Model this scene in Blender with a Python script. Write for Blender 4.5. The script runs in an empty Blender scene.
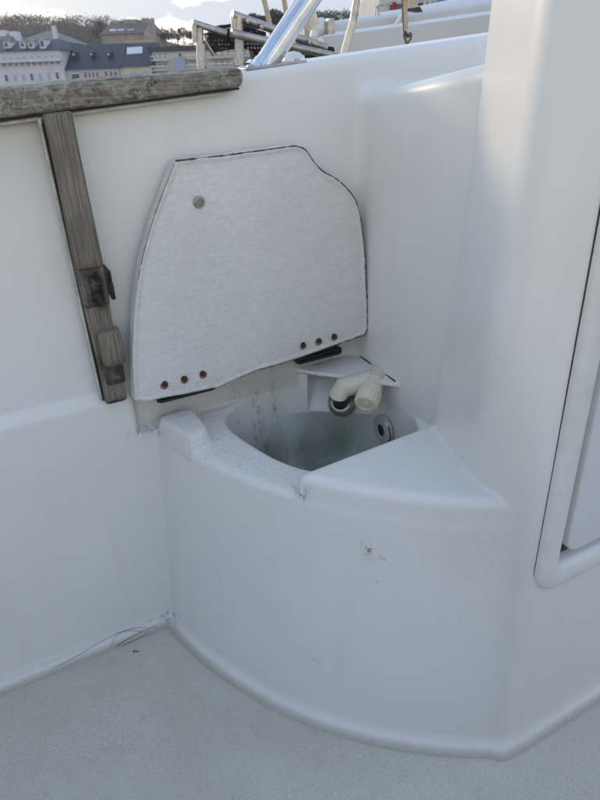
import bpy, bmesh, math, random
import numpy as np
from mathutils import Vector, Matrix, noise
random.seed(7); rng = np.random.default_rng(7)
S = bpy.context.scene; COL = S.collection
R = math.radians

# ---------------------------------------------------------------- camera
PITCH, ROLL, FOC = R(30.3), R(1.5), 590.0
def cam_axes(p, r):
    f = Vector((0, math.cos(p), -math.sin(p))); u = Vector((0, math.sin(p), math.cos(p))); x = Vector((1, 0, 0))
    c, s = math.cos(r), math.sin(r)
    return c*x - s*u, s*x + c*u, f
CR, CU, CF = cam_axes(PITCH, ROLL)
CAM = Vector((0, 0, 1.0))
cd = bpy.data.cameras.new('camera'); cam = bpy.data.objects.new('camera', cd); COL.objects.link(cam)
m = Matrix((CR, CU, -CF)).transposed().to_4x4(); m.translation = CAM; cam.matrix_world = m
cd.sensor_fit = 'VERTICAL'; cd.sensor_height = 36; cd.lens = FOC/800*36
cd.clip_start = 0.02; cd.clip_end = 6000
cd.dof.use_dof = True; cd.dof.focus_distance = 1.0; cd.dof.aperture_fstop = 11.0
S.camera = cam

# ---------------------------------------------------------------- world, sun, exposure
SUN_EL = 14.0; SUN_AZ = -45.0
wd = bpy.data.worlds.new('World'); S.world = wd; wd.use_nodes = True
nt = wd.node_tree; N = nt.nodes; L = nt.links; N.clear()
out = N.new('ShaderNodeOutputWorld'); bg = N.new('ShaderNodeBackground'); bg.inputs[1].default_value = 0.12
sky = N.new('ShaderNodeTexSky'); sky.sky_type = 'NISHITA'; sky.sun_disc = False
sky.sun_elevation = R(SUN_EL); sky.sun_rotation = R(SUN_AZ); sky.dust_density = 1.5; sky.air_density = 1.0
tc = N.new('ShaderNodeTexCoord'); mp = N.new('ShaderNodeMapping'); mp.inputs['Scale'].default_value = (1, 1, 2.6)
L.new(tc.outputs['Generated'], mp.inputs[0])
nz = N.new('ShaderNodeTexNoise'); nz.inputs['Scale'].default_value = 7.5; nz.inputs['Detail'].default_value = 9; nz.inputs['Roughness'].default_value = .52
L.new(mp.outputs[0], nz.inputs['Vector'])
sep = N.new('ShaderNodeSeparateXYZ'); L.new(tc.outputs['Generated'], sep.inputs[0])
# cumulus bank low in the sky, thinning with height
alt = N.new('ShaderNodeMapRange'); alt.inputs[1].default_value = 0.03; alt.inputs[2].default_value = 0.42; alt.inputs[3].default_value = .045; alt.inputs[4].default_value = -.09
L.new(sep.outputs[2], alt.inputs[0])
add = N.new('ShaderNodeMath'); add.operation = 'ADD'; L.new(nz.outputs[0], add.inputs[0]); L.new(alt.outputs[0], add.inputs[1])
cr = N.new('ShaderNodeMapRange'); cr.interpolation_type = 'SMOOTHSTEP'; cr.inputs[1].default_value = .50; cr.inputs[2].default_value = .56
L.new(add.outputs[0], cr.inputs[0])
CLOUD = (14, 13.0, 10.8, 1)
n2 = N.new('ShaderNodeTexNoise'); n2.inputs['Scale'].default_value = 9; n2.inputs['Detail'].default_value = 6
L.new(mp.outputs[0], n2.inputs['Vector'])
cc = N.new('ShaderNodeMix'); cc.data_type = 'RGBA'; cc.inputs['A'].default_value = (6.2, 6.2, 6.4, 1); cc.inputs['B'].default_value = CLOUD
c3 = N.new('ShaderNodeMapRange'); c3.inputs[1].default_value = .35; c3.inputs[2].default_value = .6; L.new(n2.outputs[0], c3.inputs[0]); L.new(c3.outputs[0], cc.inputs['Factor'])
# thin veil over the blue
veil = N.new('ShaderNodeMix'); veil.data_type = 'RGBA'; vb = N.new('ShaderNodeMix'); vb.data_type = 'RGBA'; vb.inputs['A'].default_value = (5.0, 5.4, 6.2, 1); vb.inputs['B'].default_value = (4.1, 5.9, 9.6, 1)   # high thin overcast, brighter towards the zenith
va = N.new('ShaderNodeMapRange'); va.inputs[1].default_value = .06; va.inputs[2].default_value = .55; L.new(sep.outputs[2], va.inputs[0]); L.new(va.outputs[0], vb.inputs['Factor'])
vf = N.new('ShaderNodeMapRange'); vf.inputs[1].default_value = .05; vf.inputs[2].default_value = .6; vf.inputs[3].default_value = .86; vf.inputs[4].default_value = .50; L.new(sep.outputs[2], vf.inputs[0])
vh = N.new('ShaderNodeMix'); vh.data_type = 'RGBA'; vh.inputs['A'].default_value = (9.8, 8.3, 5.2, 1); vh.inputs['B'].default_value = (3.9, 4.4, 5.4, 1)   # the low sky facing the sun is warm
vy = N.new('ShaderNodeMapRange'); vy.inputs[1].default_value = -.5; vy.inputs[2].default_value = .45; L.new(sep.outputs[1], vy.inputs[0]); L.new(vy.outputs[0], vh.inputs['Factor']); L.new(vh.outputs['Result'], vb.inputs['A'])
L.new(vf.outputs[0], veil.inputs['Factor']); L.new(vb.outputs['Result'], veil.inputs['B'])
L.new(sky.outputs[0], veil.inputs['A'])
mx = N.new('ShaderNodeMix'); mx.data_type = 'RGBA'
L.new(cr.outputs[0], mx.inputs['Factor']); L.new(veil.outputs['Result'], mx.inputs['A']); L.new(cc.outputs['Result'], mx.inputs['B'])
L.new(mx.outputs['Result'], bg.inputs[0]); L.new(bg.outputs[0], out.inputs[0])

sd = bpy.data.lights.new('sun', 'SUN'); sd.energy = 1.05; sd.angle = R(9.0); sd.color = (1, .80, .58)
so = bpy.data.objects.new('sun', sd); COL.objects.link(so)
tow = Vector((math.sin(R(SUN_AZ))*math.cos(R(SUN_EL)), math.cos(R(SUN_AZ))*math.cos(R(SUN_EL)), math.sin(R(SUN_EL))))
so.rotation_euler = tow.to_track_quat('Z', 'Y').to_euler()
S.view_settings.view_transform = 'Standard'; S.view_settings.look = 'None'; S.view_settings.gamma = 1
S.view_settings.exposure = 0.46

# ---------------------------------------------------------------- boat frame: u along the cockpit side, v towards the middle, z up
O = Vector((-.277, .833, 0)); EU = Vector((.892, .452, 0)).normalized(); EV = Vector((EU.y, -EU.x, 0))
def W(u, v, z): return O + u*EU + v*EV + Vector((0, 0, z))
YAW = math.atan2(EU.y, EU.x)
BM = Matrix.Translation(O) @ Matrix.Rotation(YAW, 4, 'Z')          # boat frame with y = -v
def B(u, v, z): return (u, -v, z)

# ---------------------------------------------------------------- materials
MATS = {}
def mat(name, col, rough=.5, metal=0.0, spec=.5, bump=None, bumpd=.001, var=.0, vscale=8, coat=0):
    if name in MATS: return MATS[name]
    m = bpy.data.materials.new(name); m.use_nodes = True; MATS[name] = m
    n = m.node_tree.nodes; l = m.node_tree.links; p = n['Principled BSDF']
    p.inputs['Base Color'].default_value = (*col, 1); p.inputs['Roughness'].default_value = rough
    p.inputs['Metallic'].default_value = metal; p.inputs['Specular IOR Level'].default_value = spec
    p.inputs['Coat Weight'].default_value = coat
    t = n.new('ShaderNodeTexCoord')
    if var:
        q = n.new('ShaderNodeTexNoise'); q.inputs['Scale'].default_value = vscale; q.inputs['Detail'].default_value = 6
        l.new(t.outputs['Object'], q.inputs['Vector'])
        r = n.new('ShaderNodeValToRGB'); r.color_ramp.elements[0].position = .3; r.color_ramp.elements[1].position = .7
        r.color_ramp.elements[0].color = (*[c*(1-var) for c in col], 1); r.color_ramp.elements[1].color = (*[min(1, c*(1+var)) for c in col], 1)
        l.new(q.outputs[0], r.inputs[0]); l.new(r.outputs[0], p.inputs['Base Color'])
    if bump:
        q = n.new('ShaderNodeTexNoise'); q.inputs['Scale'].default_value = bump; q.inputs['Detail'].default_value = 4
        l.new(t.outputs['Object'], q.inputs['Vector'])
        b = n.new('ShaderNodeBump'); b.inputs['Distance'].default_value = bumpd; b.inputs['Strength'].default_value = 1
        l.new(q.outputs[0], b.inputs['Height']); l.new(b.outputs[0], p.inputs['Normal'])
    return m

class NB:
    """tiny node helper"""
    def __init__(s, name):
        s.m = bpy.data.materials.new(name); s.m.use_nodes = True; s.n = s.m.node_tree.nodes; s.l = s.m.node_tree.links
        s.p = s.n['Principled BSDF']; s.tc = s.n.new('ShaderNodeTexCoord'); MATS[name] = s.m
    def noise(s, scale, detail=4, rough=.5, vec=None, dist=0):
        q = s.n.new('ShaderNodeTexNoise'); q.inputs['Scale'].default_value = scale; q.inputs['Detail'].default_value = detail
        q.inputs['Roughness'].default_value = rough; q.inputs['Distortion'].default_value = dist
        s.l.new(vec or s.tc.outputs['Object'], q.inputs['Vector']); return q.outputs[0]
    def vor(s, scale, vec=None, out=0, rnd=1):
        q = s.n.new('ShaderNodeTexVoronoi'); q.inputs['Scale'].default_value = scale; q.inputs['Randomness'].default_value = rnd
        s.l.new(vec or s.tc.outputs['Object'], q.inputs['Vector']); return q.outputs[out]
    def mapv(s, sc=(1, 1, 1), rot=(0, 0, 0)):
        q = s.n.new('ShaderNodeMapping'); q.inputs['Scale'].default_value = sc; q.inputs['Rotation'].default_value = rot
        s.l.new(s.tc.outputs['Object'], q.inputs[0]); return q.outputs[0]
    def rng(s, x, a, b, c=0, d=1, smooth=True):
        q = s.n.new('ShaderNodeMapRange'); q.interpolation_type = 'SMOOTHSTEP' if smooth else 'LINEAR'
        for i, v in zip((1, 2, 3, 4), (a, b, c, d)): q.inputs[i].default_value = v
        s.l.new(x, q.inputs[0]); return q.outputs[0]
    def math(s, op, a, b=None):
        q = s.n.new('ShaderNodeMath'); q.operation = op
        for i, v in enumerate((a, b)):
            if v is None: continue
            if isinstance(v, (int, float)): q.inputs[i].default_value = v
            else: s.l.new(v, q.inputs[i])
        return q.outputs[0]
    def mix(s, f, a, b):
        q = s.n.new('ShaderNodeMix'); q.data_type = 'RGBA'
        for k, v in (('Factor', f), ('A', a), ('B', b)):
            if isinstance(v, (int, float)): q.inputs[k].default_value = v
            elif isinstance(v, tuple): q.inputs[k].default_value = (*v, 1)
            else: s.l.new(v, q.inputs[k])
        return q.outputs['Result']
    def attr(s, name):
        q = s.n.new('ShaderNodeAttribute'); q.attribute_name = name; return q.outputs['Fac']
    def bump(s, h, dist, prev=None):
        q = s.n.new('ShaderNodeBump'); q.inputs['Distance'].default_value = dist
        s.l.new(h, q.inputs['Height'])
        if prev: s.l.new(prev, q.inputs['Normal'])
        s.l.new(q.outputs[0], s.p.inputs['Normal']); return q.outputs[0]

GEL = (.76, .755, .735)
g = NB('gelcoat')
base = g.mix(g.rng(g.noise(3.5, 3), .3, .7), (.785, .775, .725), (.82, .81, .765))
base = g.mix(g.math('MULTIPLY', g.rng(g.noise(5, 2, .5), .45, .8), .12), base, (.62, .57, .47))
# warm traffic grime on worn parts (attribute), algae in the sump, black speckle
run = g.noise(7, 1, .5, g.mapv((5, 5, .35)))
base = g.mix(g.math('MULTIPLY', g.rng(run, .52, .80), .10), base, (.62, .57, .48))
base = g.mix(g.attr('tan'), base, (.44, .395, .31))  # tan holds dirt tint and the warm bounce painted on the locker's right
wear = g.attr('wear'); alg = g.attr('algae'); spk = g.attr('speckle'); stn = g.attr('stain')
base = g.mix(g.math('MULTIPLY', wear, g.rng(g.noise(240, 6, .75), .30, .75)), base, (.40, .36, .29))
ag = g.math('MULTIPLY', alg, g.rng(g.noise(9, 5, .6, g.mapv((1, 1, .35))), .2, .62))
base = g.mix(ag, base, (.27, .31, .25))
st = g.math('MULTIPLY', stn, g.rng(g.noise(120, 6, .75, g.mapv((1, 1, .6)), .4), .45, .64))
base = g.mix(g.math('MULTIPLY', st, .85), base, (.085, .068, .048))
d1 = g.rng(g.vor(380), .08, .34, 1, 0)
pick = g.rng(g.noise(230, 2), .50, .56)
spots = g.math('MULTIPLY', g.math('MULTIPLY', d1, pick), spk)
base = g.mix(spots, base, (.05, .045, .035))
sf = g.math('MULTIPLY', g.rng(g.vor(17), .0, .05, 1, 0), g.rng(g.noise(23, 2), .55, .62))
base = g.mix(g.math('MULTIPLY', sf, .55), base, (.09, .08, .06))
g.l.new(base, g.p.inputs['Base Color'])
g.l.new(g.rng(g.noise(6, 1), .3, .7, .31, .37), g.p.inputs['Roughness'])
b1 = g.bump(g.noise(2.6, 2), .006)

# non-skid: fine raised diamonds
def nonskid(name, A, Bc):
    f = NB(name)
    v1 = f.mapv((1, 1, 0), (0, 0, R(45)))
    w1 = f.n.new('ShaderNodeTexWave'); w1.inputs['Scale'].default_value = 95; w1.bands_direction = 'X'; f.l.new(v1, w1.inputs['Vector'])
    w2 = f.n.new('ShaderNodeTexWave'); w2.inputs['Scale'].default_value = 95; w2.bands_direction = 'Y'; f.l.new(v1, w2.inputs['Vector'])
    wob = f.noise(700, 2)
    d = f.math('MULTIPLY', w1.outputs[1], w2.outputs[1])
    d = f.math('MULTIPLY', d, f.rng(wob, .3, .6, .55, 1))
    base = f.mix(f.rng(f.noise(5, 5, .6), .3, .7), A, Bc)
    base = f.mix(f.math('MULTIPLY', f.rng(d, 0, .35, 1, 0), .30), base, (.40, .37, .31))
    base = f.mix(f.math('MULTIPLY', f.rng(f.noise(30, 7, .75), .52, .72), .28), base, (.36, .33, .27))
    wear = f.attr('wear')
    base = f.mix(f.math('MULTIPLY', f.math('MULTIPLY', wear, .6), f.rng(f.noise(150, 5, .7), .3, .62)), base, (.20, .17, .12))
    sp = f.math('MULTIPLY', f.rng(f.vor(22), .0, .05, 1, 0), f.rng(f.noise(31, 2), .52, .6))
    base = f.mix(f.math('MULTIPLY', sp, .7), base, (.10, .08, .05))
    f.l.new(base, f.p.inputs['Base Color']); f.p.inputs['Roughness'].default_value = .62
    f.bump(d, .0011, f.bump(f.noise(3, 2), .01))
    return f.m
nonskid('nonskid', (.64, .60, .50), (.71, .675, .575))

def wood(name, lichen=0.0, dark=0.0):
    f = NB(name)
    gv = f.mapv((4, 70, 70)) if name != 'teak_post' else f.mapv((190, 190, 3))
    gr = f.noise(4, 8, .7, gv, .4)
    base = f.mix(f.rng(gr, .30, .66), (.090, .074, .057), (.40, .35, .285))
    base = f.mix(f.rng(f.noise(20, 4), .4, .7, 0, .5), base, (.17, .155, .13))
    if lichen:
        lm = f.rng(f.noise(80, 8, .8, None, .5), .48, .58)
        gate = f.rng(f.noise(4, 2), .30, .5)
        base = f.mix(f.math('MULTIPLY', f.math('MULTIPLY', lm, gate), lichen), base, (.46, .44, .35))
        dm = f.rng(f.noise(60, 7, .75, None, .9), .55, .63)
        base = f.mix(f.math('MULTIPLY', dm, .75), base, (.035, .034, .028))
    dk = f.attr('stain')
    base = f.mix(f.math('MULTIPLY', dk, f.rng(f.noise(60, 5), .25, .6)), base, (.018, .015, .012))
    f.l.new(base, f.p.inputs['Base Color']); f.p.inputs['Roughness'].default_value = .85; f.p.inputs['Specular IOR Level'].default_value = .25
    f.bump(gr, .0028, f.bump(f.noise(30, 6), .002))
    return f.m
wood('teak_cap', lichen=.75); wood('teak_post')

f = NB('lid_inner')      # hand-laid glass painted over: fine creases
cre = f.noise(70, 7, .65, f.mapv((1, 1, 2.2), (0, R(20), 0)), 1.4)
base = f.mix(f.rng(f.noise(6, 4), .3, .7), (.72, .715, .68), (.78, .775, .74))
base = f.mix(f.math('MULTIPLY', f.rng(cre, .42, .60, 1, 0), .22), base, (.50, .48, .43))
base = f.mix(f.math('MULTIPLY', f.attr('wear'), f.rng(f.noise(120, 5, .7), .35, .6)), base, (.36, .27, .17))
base = f.mix(f.math('MULTIPLY', f.attr('stain'), f.rng(f.noise(45, 5, .6), .45, .62)), base, (.05, .04, .03))
f.l.new(base, f.p.inputs['Base Color']); f.p.inputs['Roughness'].default_value = .42
f.bump(cre, .0010, f.bump(f.noise(180, 4), .0004, f.bump(f.noise(13, 3), .003)))

mat('steel', (.74, .73, .71), .05, 1.0, var=.12, vscale=30)
mat('dull_steel', (.42, .40, .37), .38, 1.0, var=.25, vscale=60)
mat('rust', (.10, .045, .022), .85, .3, var=.6, vscale=400, bump=900, bumpd=.0006)
mat('rust_stain', (.26, .17, .10), .8, 0, var=.4, vscale=300)
mat('black', (.015, .015, .016), .45)
mat('black_rubber', (.02, .02, .022), .7, bump=200, bumpd=.001)
mat('cream_plastic', (.74, .68, .53), .38, var=.05, vscale=60, bump=300, bumpd=.0002)
mat('white_plastic', (.72, .71, .66), .35, var=.05, vscale=40)
mat('aged_plastic', (.50, .49, .44), .5, var=.25, vscale=180)
mat('panel', (.66, .66, .645), .48, var=.03, vscale=9, bump=250, bumpd=.0003)
mat('dark_gap', (.03, .028, .025), .8)
mat('grey_seal', (.05, .05, .047), .75, var=.6, vscale=500, bump=400, bumpd=.0006)
mat('sealant', (.55, .52, .45), .6, var=.25, vscale=60)
mat('deck_white', (.58, .565, .53), .42, var=.06, vscale=2.5)
mat('twig', (.24, .17, .11), .9)

# ---------------------------------------------------------------- object helpers
def setp(o, label=None, cat=None, group=None, kind=None):
    if label: o['label'] = label
    if cat: o['category'] = cat
    if group: o['group'] = group
    if kind: o['kind'] = kind
    return o
def empty(name, loc, label, cat, group=None, rot=0.0, boat=True):
    o = bpy.data.objects.new(name, None); COL.objects.link(o); o.empty_display_size = .05
    if boat: o.matrix_world = BM @ Matrix.Translation(Vector(B(*loc)))
    else: o.matrix_world = Matrix.Translation(Vector(loc)) @ Matrix.Rotation(rot, 4, 'Z')
    return setp(o, label, cat, group)
def link(name, me, material, parent=None, mw=None):
    o = bpy.data.objects.new(name, me); COL.objects.link(o)
    if material is not None and not me.materials:
        me.materials.append(MATS[material] if isinstance(material, str) else material)
    if mw is not None: o.matrix_world = mw
    if parent is not None:
        o.parent = parent
        o.matrix_parent_inverse = parent.matrix_world.inverted()
    return o
def bm_obj(name, bm, material, parent=None, mw=None, smooth=True, angle=35):
    bmesh.ops.recalc_face_normals(bm, faces=bm.faces)
    me = bpy.data.meshes.new(name); bm.to_mesh(me); bm.free()
    if smooth:
        for p in me.polygons: p.use_smooth = True
        me.set_sharp_from_angle(angle=R(angle))
    return link(name, me, material, parent, mw)
def frame_from(d):
    d = Vector(d).normalized(); a = Vector((0, 0, 1)) if abs(d.z) < .9 else Vector((1, 0, 0))
    x = d.cross(a).normalized(); return x, d.cross(x).normalized(), d
def add_tube(bm, pts, rads, n=16, cap=True):
    pts = [Vector(p) for p in pts]
    if isinstance(rads, (int, float)): rads = [rads]*len(pts)
    x0, y0, _ = frame_from(pts[1]-pts[0]); rings = []
    for i, p in enumerate(pts):
        t = (pts[min(i+1, len(pts)-1)]-pts[max(i-1, 0)]).normalized()
        x = (x0 - t*x0.dot(t)).normalized(); y = t.cross(x); x0 = x
        rings.append([bm.verts.new(p + rads[i]*(math.cos(2*math.pi*k/n)*x + math.sin(2*math.pi*k/n)*y)) for k in range(n)])
    for a, b in zip(rings, rings[1:]):
        for k in range(n): bm.faces.new((a[k], a[(k+1) % n], b[(k+1) % n], b[k]))
    if cap: bm.faces.new(rings[0]); bm.faces.new(rings[-1])
def add_lathe(bm, origin, axis, prof, n=32):
    """prof: list of (distance along axis, radius)"""
    o = Vector(origin); x, y, d = frame_from(axis); rings = []
    for h, r in prof:
        if r < 1e-6: rings.append([bm.verts.new(o+d*h)])
        else: rings.append([bm.verts.new(o+d*h+r*(math.cos(2*math.pi*k/n)*x+math.sin(2*math.pi*k/n)*y)) for k in range(n)])
    for a, b in zip(rings, rings[1:]):
        if len(a) == 1 and len(b) == 1: continue
        for k in range(n):
            q = [a[k % len(a)], a[(k+1) % len(a)], b[(k+1) % len(b)], b[k % len(b)]]
            u = []
            for v in q:
                if v not in u: u.append(v)
            bm.faces.new(u)
def add_box(bm, lo, hi, M=None, bevel=0, seg=2):
    g = bmesh.ops.create_cube(bm, size=1); vs = g['verts']
    c = [(a+b)/2 for a, b in zip(lo, hi)]; s = [abs(b-a) for a, b in zip(lo, hi)]
    for v in vs: v.co = Vector((c[0]+v.co.x*s[0], c[1]+v.co.y*s[1], c[2]+v.co.z*s[2]))
    if bevel:
        es = list({e for v in vs for e in v.link_edges})
        r = bmesh.ops.bevel(bm, geom=es, offset=bevel, segments=seg, affect='EDGES', profile=.5)
        vs = list({v for v in r['verts']} | {v for v in vs if v.is_valid})
    if M is not None:
        for v in vs: v.co = M @ v.co
    return vs

# ---------------------------------------------------------------- distance-field mesher (for the moulded GRP shapes)
def smin(a, b, k):
    h = np.maximum(k-np.abs(a-b), 0)/k
    return np.minimum(a, b)-h*h*k*.25
def smax(a, b, k): return -smin(-a, -b, k)
def nets(f, lo, hi, h):
    ax = [np.arange(lo[i], hi[i]+h, h, dtype=np.float32) for i in range(3)]
    n = [len(a) for a in ax]
    D = np.ones(n, np.float32); K = 20
    for i in range(0, n[0], K):
        for j in range(0, n[1], K):
            for k in range(0, n[2], K):
                xs, ys, zs = ax[0][i:i+K], ax[1][j:j+K], ax[2][k:k+K]
                c = [np.array([[[(s[0]+s[-1])/2]]], np.float32) for s in (xs, ys, zs)]
                d = float(f(*c).ravel()[0]); rad = h*K*.87+.004
                if abs(d) > rad*1.25: D[i:i+K, j:j+K, k:k+K] = d
                else: D[i:i+K, j:j+K, k:k+K] = f(xs[:, None, None], ys[None, :, None], zs[None, None, :])
    sg = D < 0
    cnt = np.zeros([m-1 for m in n], np.int8)
    for a in (0, 1):
        for b in (0, 1):
            for c in (0, 1): cnt += sg[a:n[0]-1+a, b:n[1]-1+b, c:n[2]-1+c]
    act = (cnt > 0) & (cnt < 8)
    idx = np.full(act.shape, -1, np.int32); I = np.argwhere(act); idx[act] = np.arange(len(I))
    P = np.stack([ax[i][I[:, i]]+h/2 for i in range(3)], 1).astype(np.float64); C = P.copy()
    def ev(Q): return f(Q[:, 0], Q[:, 1], Q[:, 2])
    e = h*.25
    def grad(Q):
        G = np.zeros_like(Q)
        for i in range(3):
            A = Q.copy(); A[:, i] += e; Bq = Q.copy(); Bq[:, i] -= e
            G[:, i] = (ev(A)-ev(Bq))/(2*e)
        return G
    for _ in range(3):
        G = grad(P); gg = np.maximum((G**2).sum(1), .05)
        P -= (ev(P)/gg)[:, None]*G
        P = C+np.clip(P-C, -h*.75, h*.75)
    G = grad(P); Nn = G/np.maximum(np.linalg.norm(G, axis=1), 1e-6)[:, None]
    F = []
    for a in range(3):
        b, c = (a+1) % 3, (a+2) % 3
        sl0 = [slice(None)]*3; sl1 = [slice(None)]*3
        sl0[a] = slice(0, n[a]-1); sl1[a] = slice(1, n[a])
        s0, s1 = sg[tuple(sl0)], sg[tuple(sl1)]
        E_ = np.argwhere(s0 != s1)
        ok = (E_[:, b] > 0) & (E_[:, b] < n[b]-1) & (E_[:, c] > 0) & (E_[:, c] < n[c]-1); E_ = E_[ok]
        flip = ~s0[tuple(E_.T)]
        q = []
        for db, dc in ((-1, -1), (0, -1), (0, 0), (-1, 0)):
            T = E_.copy(); T[:, b] += db; T[:, c] += dc; q.append(idx[tuple(T.T)])
        q = np.stack(q, 1); q[flip] = q[flip][:, ::-1]; F.append(q)
    F = np.concatenate(F); return P, Nn, F
def sdf_obj(name, P, Nn, F, material, parent, mw, attrs=None, mirror=True):
    """P in (u,v,z); mirrored into (u,-v,z)"""
    used = np.unique(F); rm = np.full(len(P), -1, np.int64); rm[used] = np.arange(len(used))
    P = P[used].copy(); Nn = Nn[used].copy(); F = rm[F]
    if mirror: P[:, 1] *= -1; Nn[:, 1] *= -1; F = F[:, ::-1]
    me = bpy.data.meshes.new(name); me.vertices.add(len(P)); me.vertices.foreach_set('co', P.astype(np.float32).ravel())
    me.loops.add(F.size); me.loops.foreach_set('vertex_index', F.astype(np.int32).ravel())
    me.polygons.add(len(F)); me.polygons.foreach_set('loop_start', np.arange(0, F.size, 4, dtype=np.int32))
    me.polygons.foreach_set('loop_total', np.full(len(F), 4, np.int32))
    me.update(); me.validate()
    me.polygons.foreach_set('use_smooth', np.ones(len(me.polygons), bool))
    me.normals_split_custom_set_from_vertices(Nn.tolist())
    for k, v in (attrs or {}).items():
        a = me.attributes.new(k, 'FLOAT', 'POINT'); a.data.foreach_set('value', v[used].astype(np.float32))
    return link(name, me, material, parent, mw)

# ---------------------------------------------------------------- the moulded cockpit
CU0, CV0, CR0 = .721, -.149, .7365
def halfplane(u, v, a, b, side):
    (x0, y0), (x1, y1) = a, b; dx, dy = x1-x0, y1-y0; l = np.sqrt(dx*dx+dy*dy)
    return side*((u-x0)*dy-(v-y0)*dx)/l
def walltop(u): return .948+.078*u+(.0125+.011*np.clip(u, 0, 2))*np.clip((u-.225)/.012, 0, 1)
def d_wall(u, v, z):
    up = np.maximum(v+.013+.012*np.clip((z-.535), 0, 1), -(v+.11))
    up = smax(up, z-walltop(u), .014)
    low = smax(smax(v, z-.535, .016), smax(u-.006, v-.3, .012), .012)          # proud lower part left of the sump
    low2 = smax(v, z-.4535, .006)
    low2 = smax(low2, -d_bowl(u, v, z), .004)
    low = np.minimum(low, low2)
    low = np.maximum(low, -(v+.11))
    return smin(up, low, .012)
def d_block(u, v, z):
    b = smax(.4400-.01*v-u, z-(.948+.16*v), .024)
    b = np.maximum(b, v-.33); return np.maximum(b, -(v+.11))
def d_bulk(u, v, z):
    front = v-(.522-.052*z)
    back = .262-v
    s1 = np.clip((z-.47)/.40, 0, 1); s2 = np.clip((z-.49)/.27, 0, 1); s2 = s2*s2*(3-2*s2)
    p1 = (.409+.020*s1, .262); p2 = (.359-.036*s2, .447); p3 = (.397, .5215-.052*z)
    left = halfplane(u, v, p1, p2, -1)
    cham = halfplane(u, v, p2, p3, -1)
    a = smax(left, cham, .062-.014*s2)
    a = smax(a, front, .016)
    a = smax(a, back, .012)
    return smax(a, z-1.42, .1)
def d_boxbase(u, v, z):
    r = CR0-.078*z-.01*np.clip(1-z/.05, 0, 1)*0
    c = np.sqrt((u-CU0)**2+(v-CV0)**2)-r
    c = smax(c, v-(.522-.052*z), .018)
    return np.maximum(c, -(v+.05))
def d_low(u, v, z): return smax(d_boxbase(u, v, z), z-.455, .018)
def d_slab(u, v, z):
    back = halfplane(u, v, (.170, .270), (.407, .258), 1)
    s = smax(d_boxbase(u, v, z), z-.490, .015)
    return smax(s, back, .012)
def d_bowl(u, v, z):
    # rounded plan opening, deep sump
    x = np.abs(u-.285)-.155; y = np.abs(v-.12)-.135; r = .095
    x2, y2 = x+r, y+r
    q = np.sqrt(np.maximum(x2, 0)**2+np.maximum(y2, 0)**2)+np.minimum(np.maximum(x2, y2), 0)-r
    # cut the front left corner rounder
    q = smax(q, halfplane(u, v, (.128, .075), (.205, .245), -1), .07)
    q = q+.05*np.clip(.44-z, 0, 1)
    d = smax(q, .262-z, .05)
    return d
def d_ledge(u, v, z):
    tri = halfplane(u, v, (.302, -.013), (.430, .128), -1)      # inside towards the corner
    top = np.maximum(z-.495, .489-z)
    # pod below: recessed under the ledge, running out at z=.405
    lipt = tri
    tri = halfplane(u, v, (.306, -.013), (.434, .078), -1)
    tri = tri+.65*np.clip(.400-z, 0, 1)
    rec = tri+.70*np.clip(z-.402, 0, 1)
    sd_ = ((u-.306)*.128+(v+.013)*.091)/.157                  # distance along the diagonal
    lat = np.abs(sd_-.090)-.066
    pod = np.maximum(smax(tri, z-.493, .004), -smax(-rec-.004, lat, .006))
    lip = np.maximum(lipt, np.abs(z-.4915)-.0035)
    return pod, lip
def d_pad(u, v, z):
    # raised wedge pad between the two hinge side edge and the opening
    A, Bp, C, D = (.034, .004), (.101, .0), (.104, .088), (.064, .096)
    t = .030*np.clip(.478-z, 0, .03)
    d = np.maximum(halfplane(u, v, A, D, -1), halfplane(u, v, D, C, -1))
    d = smax(d, halfplane(u, v, C, Bp, -1), .02)
    d = smax(d, halfplane(u, v, Bp, A, -1), .012)
    d = d-.22*np.clip(.483-z, 0, .03)
    return smax(d+.004, z-.4815, .006)
def field(u, v, z):
    wall = d_wall(u, v, z)
    w = smin(wall, d_block(u, v, z), .026)
    body = np.minimum(d_low(u, v, z), d_slab(u, v, z))
    body = smin(d_low(u, v, z), d_slab(u, v, z), .006)
    body = smin(body, np.maximum(d_pad(u, v, z), .44-z), .004)
    body = smax(body, -d_bowl(u, v, z), .010)
    a = smin(w, body, .006)
    bulk = d_bulk(u, v, z)
    a = smin(a, bulk, .007)
    pocket = np.maximum(np.maximum(.445-u, .379-z), np.maximum((.522-.052*z-.017)-v, z-1.025))
    a = np.maximum(a, -np.maximum(pocket, u-.97))
    a = smin(a, z+0*u+0*v, .034)
    pod, lip = d_ledge(u, v, z)
    inside = smin(smin(a, pod, .022), lip, .004)
    return inside
HH = .0035
P, Nn, F = nets(field, (-.72, -.125, -.012), (1.02, .60, 1.10), HH)
fc = P[F].mean(1)
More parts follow.
